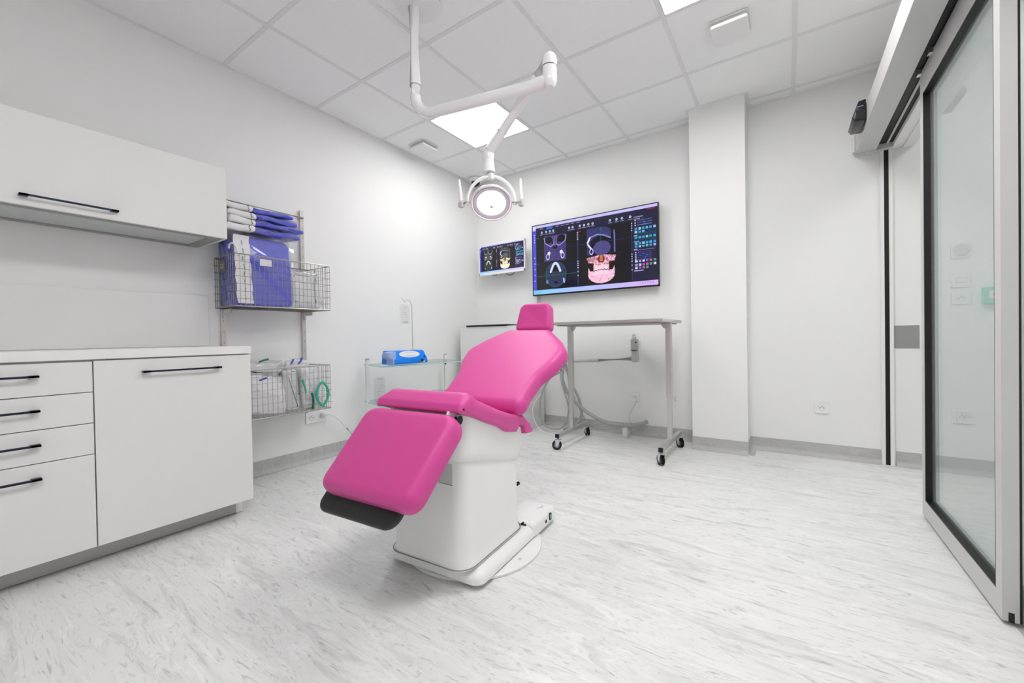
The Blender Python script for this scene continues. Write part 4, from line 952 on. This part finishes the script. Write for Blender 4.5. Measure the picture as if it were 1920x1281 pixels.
# seat cushion with side skirts
seat = [(1.083, 0.638, 0.010), (1.098, 0.666, 0.02), (1.158, 0.708, 0.06), (1.215, 0.667, 0.06), (1.280, 0.638, 0.05), (1.356, 0.606, 0.05), (1.440, 0.576, 0.05), (1.535, 0.557, 0.03), (1.598, 0.510, 0.03), (1.628, 0.466, 0.012),
        (1.545, 0.474, 0.008), (1.530, 0.512, 0.012), (1.497, 0.522, 0.012), (1.468, 0.498, 0.008), (1.400, 0.512, 0.03), (1.334, 0.546, 0.05), (1.250, 0.578, 0.05), (1.170, 0.611, 0.04), (1.110, 0.634, 0.01)]
so = [V(p) for p in roundpoly(seat, 0.02, 6)]
# per-vertex radius: broad on the front and top, tight near the rear notch
def slab_var(bm, o, t_, rf, fn, nr=6):
    o = o[::-1] if area(o) < 0 else o; n = len(o)
    def ins(frac):
        q = []
        for i in range(n):
            p = o[i]; a = p-o[i-1]; c = o[(i+1) % n]-p
            a = a if a.length > 1e-7 else c; c = c if c.length > 1e-7 else a
            na = V((-a.y, a.x)).normalized(); nb = V((-c.y, c.x)).normalized(); m = (na+nb); m = m.normalized() if m.length > 1e-6 else na
            q.append(p+m*(frac*rf(p)/max(0.6, m.dot(na))))
        return q
    rings = []
    for k in range(nr+1): th = pi/2*k/nr; rings.append([fn(p.x, p.y, (1-cos(th))*rf(o_)) for p, o_ in zip(ins(1-sin(th)), o)])
    for k in range(nr+1): th = pi/2*k/nr; rings.append([fn(p.x, p.y, t_-rf(o_)*(1-sin(th))) for p, o_ in zip(ins(1-cos(th)), o)])
    ringstack(bm, rings)
def rf(p):
    k = max(0.0, min(1.0, (p.x-1.12)/0.30)); topy = 0.70-(p.x-1.15)*0.40
    low = p.y < topy-0.03
    return (0.044*(1-k)+0.014*k)*(0.35 if low else 1.0)+0.002
b = B(); slab_var(b, so, 0.408, rf, lambda u, v, w_: ch(u, w_-0.204, v)); finish(b, 'seat', M['pink'], t)
# leg rest
def plane_fn(a0, z0, ang, bow=0.0):
    ca, sa = cos(radians(ang)), sin(radians(ang))
    def f(u, v, w_):      # u = along slope, v = lateral, w = out of face (towards sitter)
        return ch(a0+u*ca-(w_)*sa, v, z0+u*sa+(w_)*ca)
    return f
T_ = 0.076; fl = plane_fn(1.070, 0.645, 46)
b = B(); slab(b, roundpoly([(-0.270, -0.205, 0.045), (-0.270, 0.165, 0.05), (-0.015, 0.185, 0.06), (-0.015, -0.208, 0.055)], 0.05, 8), 0.022, 0.004, lambda u, v, w_: fl(u, v, w_-T_-0.010), nr=3, rb=0.010); finish(b, 'added_leg_backing', M['shell'], t)  # unseen white backing added to cut pink light bounced onto the pedestal
b = B(); o = roundpoly([(-0.327, -0.228, 0.045), (-0.327, 0.190, 0.05), (0.004, 0.214, 0.06), (0.004, -0.226, 0.055)], 0.05, 8)
slab(b, o, T_, 0.036, lambda u, v, w_: fl(u, v, w_-T_), nr=8, crown=0.004, rb=0.014); finish(b, 'leg_rest', M['pink'], t)
b = B(); o = roundpoly([(-0.382, -0.232, 0.04), (-0.382, 0.122, 0.05), (-0.18, 0.130, 0.03), (-0.18, -0.232, 0.03)], 0.05, 8)
slab(b, o, 0.030, 0.013, lambda u, v, w_: fl(u, v, w_-T_-0.012), nr=5, rb=0.012); finish(b, 'foot_pad', M['blackcush'], t)
# backrest
fb = plane_fn(1.492, 0.628, 32)
b = B()
o = roundpoly([(-0.045, -0.232, 0.06), (-0.045, 0.232, 0.06), (0.055, 0.222, 0.10), (0.160, 0.230, 0.12), (0.265, 0.272, 0.16), (0.375, 0.292, 0.09), (0.462, 0.235, 0.06), (0.575, 0.130, 0.05), (0.578, -0.130, 0.05), (0.462, -0.235, 0.06), (0.375, -0.292, 0.09), (0.265, -0.272, 0.16), (0.160, -0.230, 0.12), (0.055, -0.222, 0.10)], 0.06, 7)
TB = 0.075
slab(b, o, TB, 0.040, lambda u, v, w_: fb(u, v, w_-TB+0.010), nr=8, crown=-0.004, rb=0.022, cap_rings=5); finish(b, 'backrest', M['pink'], t)
b = B(); o2 = roundpoly([(0.02, -0.16), (0.02, 0.16), (0.45, 0.16), (0.45, -0.16)], 0.05, 6)
slab(b, o2, 0.02, 0.006, lambda u, v, w_: fb(u, v, w_-TB-0.008), nr=3); finish(b, 'backrest_shell', M['shell'], t)
# head rest
fh = plane_fn(2.030, 0.940, 74)
b = B(); o = roundpoly([(-0.018, -0.112, 0.024), (-0.018, 0.112, 0.024), (0.146, 0.092, 0.045), (0.146, -0.092, 0.045)], 0.03, 6)
slab(b, o, 0.062, 0.020, lambda u, v, w_: fh(u, v, w_-0.048), nr=6, crown=-0.006, rb=0.014, cap_rings=4); finish(b, 'headrest', M['pink'], t)
b = B(); slab(b, roundpoly([(2.010, 0.885), (2.035, 0.890), (2.080, 0.955), (2.075, 0.985), (2.055, 0.97)], 0.008, 3), 0.09, 0.005, lambda u, v, w_: ch(u, w_-0.045, v), nr=2, ngon=True); finish(b, 'headrest_bracket', M['black'], t)

# ------------------------------------------------------------------ operating lamp
P0 = V((-1.592, 1.505, ZC)); ZA = 2.045
t = thing('operating_lamp', 'white operating lamp on a jointed ceiling arm above the chair', 'lamp', (P0.x, P0.y, ZC))
b = B(); lathe(b, [(0, 0.0), (0.112, 0.0), (0.118, -0.005), (0.118, -0.010), (0.112, -0.014), (0.04, -0.018), (0, -0.018)], (P0.x+0.02, P0.y+0.01, ZC), (0, 0, 1), 48); finish(b, 'ceiling_flange', M['trim'], t)
b = B(); cyl(b, (P0.x, P0.y, ZC-0.016), (P0.x, P0.y, 2.205), 0.0295, seg=32); finish(b, 'drop_pipe', M['enamel'], t)
b = B(); cyl(b, (P0.x, P0.y, 2.202), (P0.x, P0.y, 2.206), 0.0285, seg=32); finish(b, 'pipe_joint', M['seam'], t)
E1 = V((-0.885, 1.655, ZA+0.01)); dv = (E1-V((P0.x, P0.y, ZA+0.01))).normalized()
b = B(); R = 0.105; pts = [V((P0.x, P0.y, 2.203))]
for k in range(0, 15):
    a = pi/2*k/14; pts.append(V((P0.x, P0.y, ZA+R))+dv*(R*(1-cos(a)))+V((0, 0, -R*sin(a))))
pts += [V((P0.x, P0.y, ZA))+dv*0.3, V((P0.x, P0.y, ZA))+dv*0.5, V((P0.x, P0.y, ZA))+dv*0.62, E1+dv*-0.02, E1]
tube(b, pts, 0.0275, 24); finish(b, 'horizontal_arm', M['enamel'], t)
b = B(); lathe(b, [(0, -0.036), (0.018, -0.033), (0.029, -0.022), (0.033, 0.0), (0.033, 0.055)], E1, (0, 0, 1), 28); kn = finish(b, 'knuckle', M['enamel'], t)
b = B(); lathe(b, [(0.0345, 0.058), (0.0345, 0.085), (0.030, 0.105), (0.018, 0.118), (0, 0.122)], E1, (0, 0, 1), 28); finish(b, 'knuckle_cap', M['enamel'], kn)
J1 = V((-1.297, 1.733, 1.862)); K1 = E1+V((-0.01, 0, 0.082))
sd = (J1-K1).normalized(); 
b = B(); tube(b, [K1, K1+sd*0.07, K1+sd*0.10, K1+sd*0.30, J1-sd*0.06, J1], [0.030, 0.028, 0.024, 0.023, 0.026, 0.029], 20, flat=0.85); finish(b, 'spring_arm', M['enamel'], t)
b = B()
sv = sd.cross(V((0, 0, 1))).normalized()
for q in (0.13, 0.02): 
    for sgn in (1, -1): cyl(b, J1-sd*q+sv*sgn*0.024, J1-sd*q+sv*sgn*0.031, 0.0045, seg=10)
finish(b, 'arm_screw', M['greyplastic'], t)
LC = V((-1.285, 1.735, 1.602))
top = V((LC.x, LC.y, J1.z))
b = B(); lathe(b, [(0, 0.030), (0.020, 0.026), (0.029, 0.012), (0.031, -0.02), (0.029, -0.035), (0.026, -0.042)], V((J1.x, J1.y, J1.z)), (0, 0, 1), 28); finish(b, 'elbow_joint', M['enamel'], t)
b = B(); lathe(b, [(0.0, -0.040), (0.028, -0.041), (0.034, -0.095), (0.033, -0.103), (0.0, -0.104)], V((J1.x, J1.y, J1.z)), (0, 0, 1), 28); sw = finish(b, 'swivel_cover', M['enamel'], t)
b = B(); cyl(b, (J1.x, J1.y, J1.z-0.104), (LC.x, LC.y, LC.z+0.128), 0.011, seg=16); finish(b, 'swivel_stem', M['greyplastic'], t)
rr = V((1.735, 1.285, 0)).normalized()    # lateral direction as seen from the chair front
fd = V((1.285, -1.735, 0)).normalized()   # horizontally out of the lamp face
b = B(); YR = 0.126
tube(b, [LC+rr*YR*cos(a)+V((0, 0, YR*1.06*sin(a))) for a in [-0.10+i*(pi+0.20)/32 for i in range(33)]], 0.0085, 14); finish(b, 'yoke', M['enamel'], t)
b = bx(LC.x-0.014, LC.x+0.014, LC.y-0.014, LC.y+0.014, LC.z+0.118, LC.z+0.150, bev=0.004); finish(b, 'yoke_clamp', M['enamel'], t)
tl = radians(54); nv = (fd*cos(tl)+V((0, 0, -sin(tl)))).normalized()
hd_ = B(); lathe(hd_, [(0, -0.060), (0.03, -0.058), (0.062, -0.046), (0.090, -0.024), (0.104, -0.004), (0.109, 0.012), (0.107, 0.017), (0.101, 0.017), (0.096, 0.010), (0.080, 0.004), (0.0, 0.003)], LC, nv, 48); head = finish(hd_, 'lamp_head', M['enamel'], t)
b = B(); lathe(b, [(0, 0.0115), (0.045, 0.0105), (0.070, 0.0065), (0.072, 0.004), (0, 0.004)], LC, nv, 40); finish(b, 'lens', M['lens'], head)
b = B(); lathe(b, [(0.0725, 0.005), (0.076, 0.010), (0.094, 0.014), (0.094, 0.008), (0.0725, 0.004)], LC, nv, 48); finish(b, 'reflector_ring', M['ring'], head)
b = B(); uu = nv.cross(rr).normalized(); tube(b, [LC+nv*0.0125-rr*0.070, LC+nv*0.0155, LC+nv*0.0125+rr*0.070], 0.0012, 6); cyl(b, LC+nv*0.014-uu*0.018, LC+nv*0.0175-uu*0.018, 0.010, 0.007, 16); finish(b, 'bulb_shield', M['ring'], head)
for s in (-1, 1):
    b = B(); c0 = LC+rr*s*0.109; cyl(b, c0, c0+rr*s*0.026, 0.009, seg=16); finish(b, 'pivot', M['enamel'], t)
    hx_ = LC+rr*s*0.158+V((0, 0, -0.012 if s < 0 else -0.006))
    b = B(); cyl(b, LC+rr*s*0.132, hx_, 0.008, seg=12); q = hx_
    box(b, q.x-0.013, q.x+0.013, q.y-0.013, q.y+0.013, q.z-0.016, q.z+0.012, bev=0.004); hs = finish(b, 'handle_socket', M['greyplastic'], t)
    b = B(); tube(b, [q+V((0, 0, -0.010)), q+V((0, 0, 0.02)), q+V((0, 0, 0.09))-rr*s*0.0+rr*(-0.006 if s < 0 else -0.003), q+V((0, 0, 0.130))+rr*(-0.009 if s < 0 else -0.004)], [0.011, 0.0115, 0.0095, 0.007], 16); finish(b, 'handle', M['enamel'], t)
spot = bpy.data.lights.new('lamp_beam', 'SPOT'); spot.energy = 1.6; spot.spot_size = radians(75); spot.spot_blend = 0.8; spot.shadow_soft_size = 0.07; spot.color = (0.98, 0.99, 1.0)
so_ = bpy.data.objects.new('lamp_beam', spot); COL.objects.link(so_); so_.location = (LC+nv*0.03)-wloc(t); so_.parent = t
so_.rotation_euler = nv.to_track_quat('-Z', 'Y').to_euler()

# ------------------------------------------------------------------ sliding door, jamb and header
t = thing('sliding_glass_door', 'half-open white framed sliding glass door at the right', 'sliding door', (0.55, 2.27, 0))
DX, DXo, DY_0, DY_1, DZ0, DZ1 = 0.530, 0.566, 1.832, 2.705, 0.012, 2.10
def stile(nm, y0, y1, z0, z1): finish(bx(DX, DXo, y0, y1, z0, z1, bev=0.0015), nm, M['alu'], t)
stile('stile', DY_0, DY_0+0.045, DZ0, DZ1); stile('stile', DY_1-0.045, DY_1, DZ0, DZ1)
stile('bottom_rail', DY_0+0.045, DY_1-0.045, DZ0, 0.088); stile('top_rail', DY_0+0.045, DY_1-0.045, 1.990, DZ1)
y0, y1, z0, z1 = DY_0+0.045, DY_1-0.045, 0.088, 1.990; g = 0.006
b = B(); box(b, DX+0.001, DXo-0.001, y1-g, y1+0.0005, z0, z1); box(b, DX+0.001, DXo-0.001, y0-0.0005, y0+g, z0, z1); box(b, DX+0.001, DXo-0.001, y0, y1, z0-0.0005, z0+g); box(b, DX+0.001, DXo-0.001, y0, y1, z1-g, z1+0.0005)
finish(b, 'gasket', M['black'], t)
finish(bx(DXo-0.012, DXo-0.006, y0+g, y1-g, z0+g, z1-g), 'glass_pane', M['glass'], t)
b = B(); box(b, 0.543, 0.555, DY_0-0.0012, DY_0+0.02, DZ0-0.001, 0.040); finish(b, 'guide_slot', M['black'], t)
finish(bx(DXo, DXo+0.005, DY_0+0.001, DY_0+0.012, DZ0, DZ1), 'edge_gap_shade', M['black'], t)  # black strip standing in for the shaded gap behind the door edge
b = B(); box(b, 0.517, 0.536, YB-0.022, YB, 0.0, 2.08, bev=0.001); box(b, 0.560, 0.580, YB-0.022, YB, 0.0, 2.08, bev=0.001)
t = thing('door_jamb', 'tall white and black closing jamb profile on the back wall', 'door jamb', (0.55, YB-0.02, 0))
finish(b, 'profile', M['trim'], t)
finish(bx(0.536, 0.560, YB-0.012, YB, 0.0, 2.08), 'rubber_channel', M['black'], t)
# header box over the door
t = thing('door_header', 'long white door operator box above the sliding glass door', 'door operator', (0.45, 2.0, 2.08))
HX0, HX1, HZ = 0.388, 0.494, 2.080
b = B(); prof = roundpoly([(HX0, HZ), (HX1, HZ), (HX1, HZ+0.005), (HX0+0.008, HZ+0.125), (HX0, HZ+0.115)], 0.003, 3)
prof = roundpoly([(HX0, HZ), (HX1, HZ), (HX1, HZ+0.004), (HX0+0.02, HZ+0.004), (HX0+0.02, HZ+0.118), (XR-0.022, HZ+0.118), (XR-0.022, HZ+0.124), (HX0, HZ+0.124)], 0.0015, 2)
slab(b, prof, YB-0.06-0.20, 0.001, lambda u, v, w_: V((u, 0.20+w_, v)), nr=1, ngon=True); finish(b, 'cover', M['alu'], t)
finish(bx(HX0, XR-0.022, YB-0.059, YB, HZ-0.001, HZ+0.126, bev=0.002), 'end_cap', M['alu'], t)
finish(bx(HX1-0.002, XR-0.023, 0.20, YB-0.0605, HZ+0.030, HZ+0.115), 'track_box', M['black'], t)
finish(bx(HX1-0.002, XR-0.024, 0.20, YB-0.059, HZ-0.0005-0.001, HZ+0.002) if False else bx(HX0+0.02, HX0+0.04, 0.20, YB-0.0605, HZ+0.01, HZ+0.03), 'inner_lip', M['black'], t)
finish(cyl(B(), (0.548, 0.3, HZ+0.026), (0.548, YB-0.07, HZ+0.026), 0.006, seg=10), 'running_track', M['greyplastic'], t)
b = B()
for yy in (2.50, 2.68): box(b, 0.515, 0.556, yy-0.015, yy+0.015, HZ+0.004, HZ+0.030, bev=0.002)
finish(b, 'hanger', M['steel'], t)
b = bx(HX0-0.012, HX0-0.0005, YB-0.055, YB-0.003, HZ+0.015, HZ+0.12, bev=0.002); finish(b, 'end_clip', M['trim'], t)
b = B(); box(b, HX0-0.002, HX1+0.03, YB-0.0615, YB-0.0595, HZ-0.0015, HZ-0.0003); finish(b, 'end_gap', M['seam'], t)
struct(finish(bx(XR+0.031, XR+0.085, 0.0, YB, 2.075, 2.19, bev=0.002), 'trim_2', M['trim']))
# sensor
t = thing('door_sensor', 'black door motion sensor on the header box near the back wall', 'sensor', (0.36, 3.35, 2.10))
b = B(); sp = [(0.386, 2.225), (0.352, 2.220), (0.338, 2.18), (0.322, 2.13), (0.334, 2.108), (0.386, 2.104)]
SY0, SY1 = 3.10, 3.30
slab(b, roundpoly(sp, 0.006, 3), SY1-SY0, 0.006, lambda u, v, w_: V((u, SY0+w_, v)), nr=3, ngon=True); finish(b, 'casing', M['tvblack'], t)
finish(bx(0.340, 0.380, SY0-0.0015, SY0+0.002, 2.12, 2.17, bev=0.001), 'sensor_window', M['black'], t)
b = B(); [box(b, 0.345+k*0.006, 0.349+k*0.006, SY0-0.0022, SY0-0.001, 2.185, 2.189) for k in range(5)]; finish(b, 'printed_mark', M['paleblue'], t)
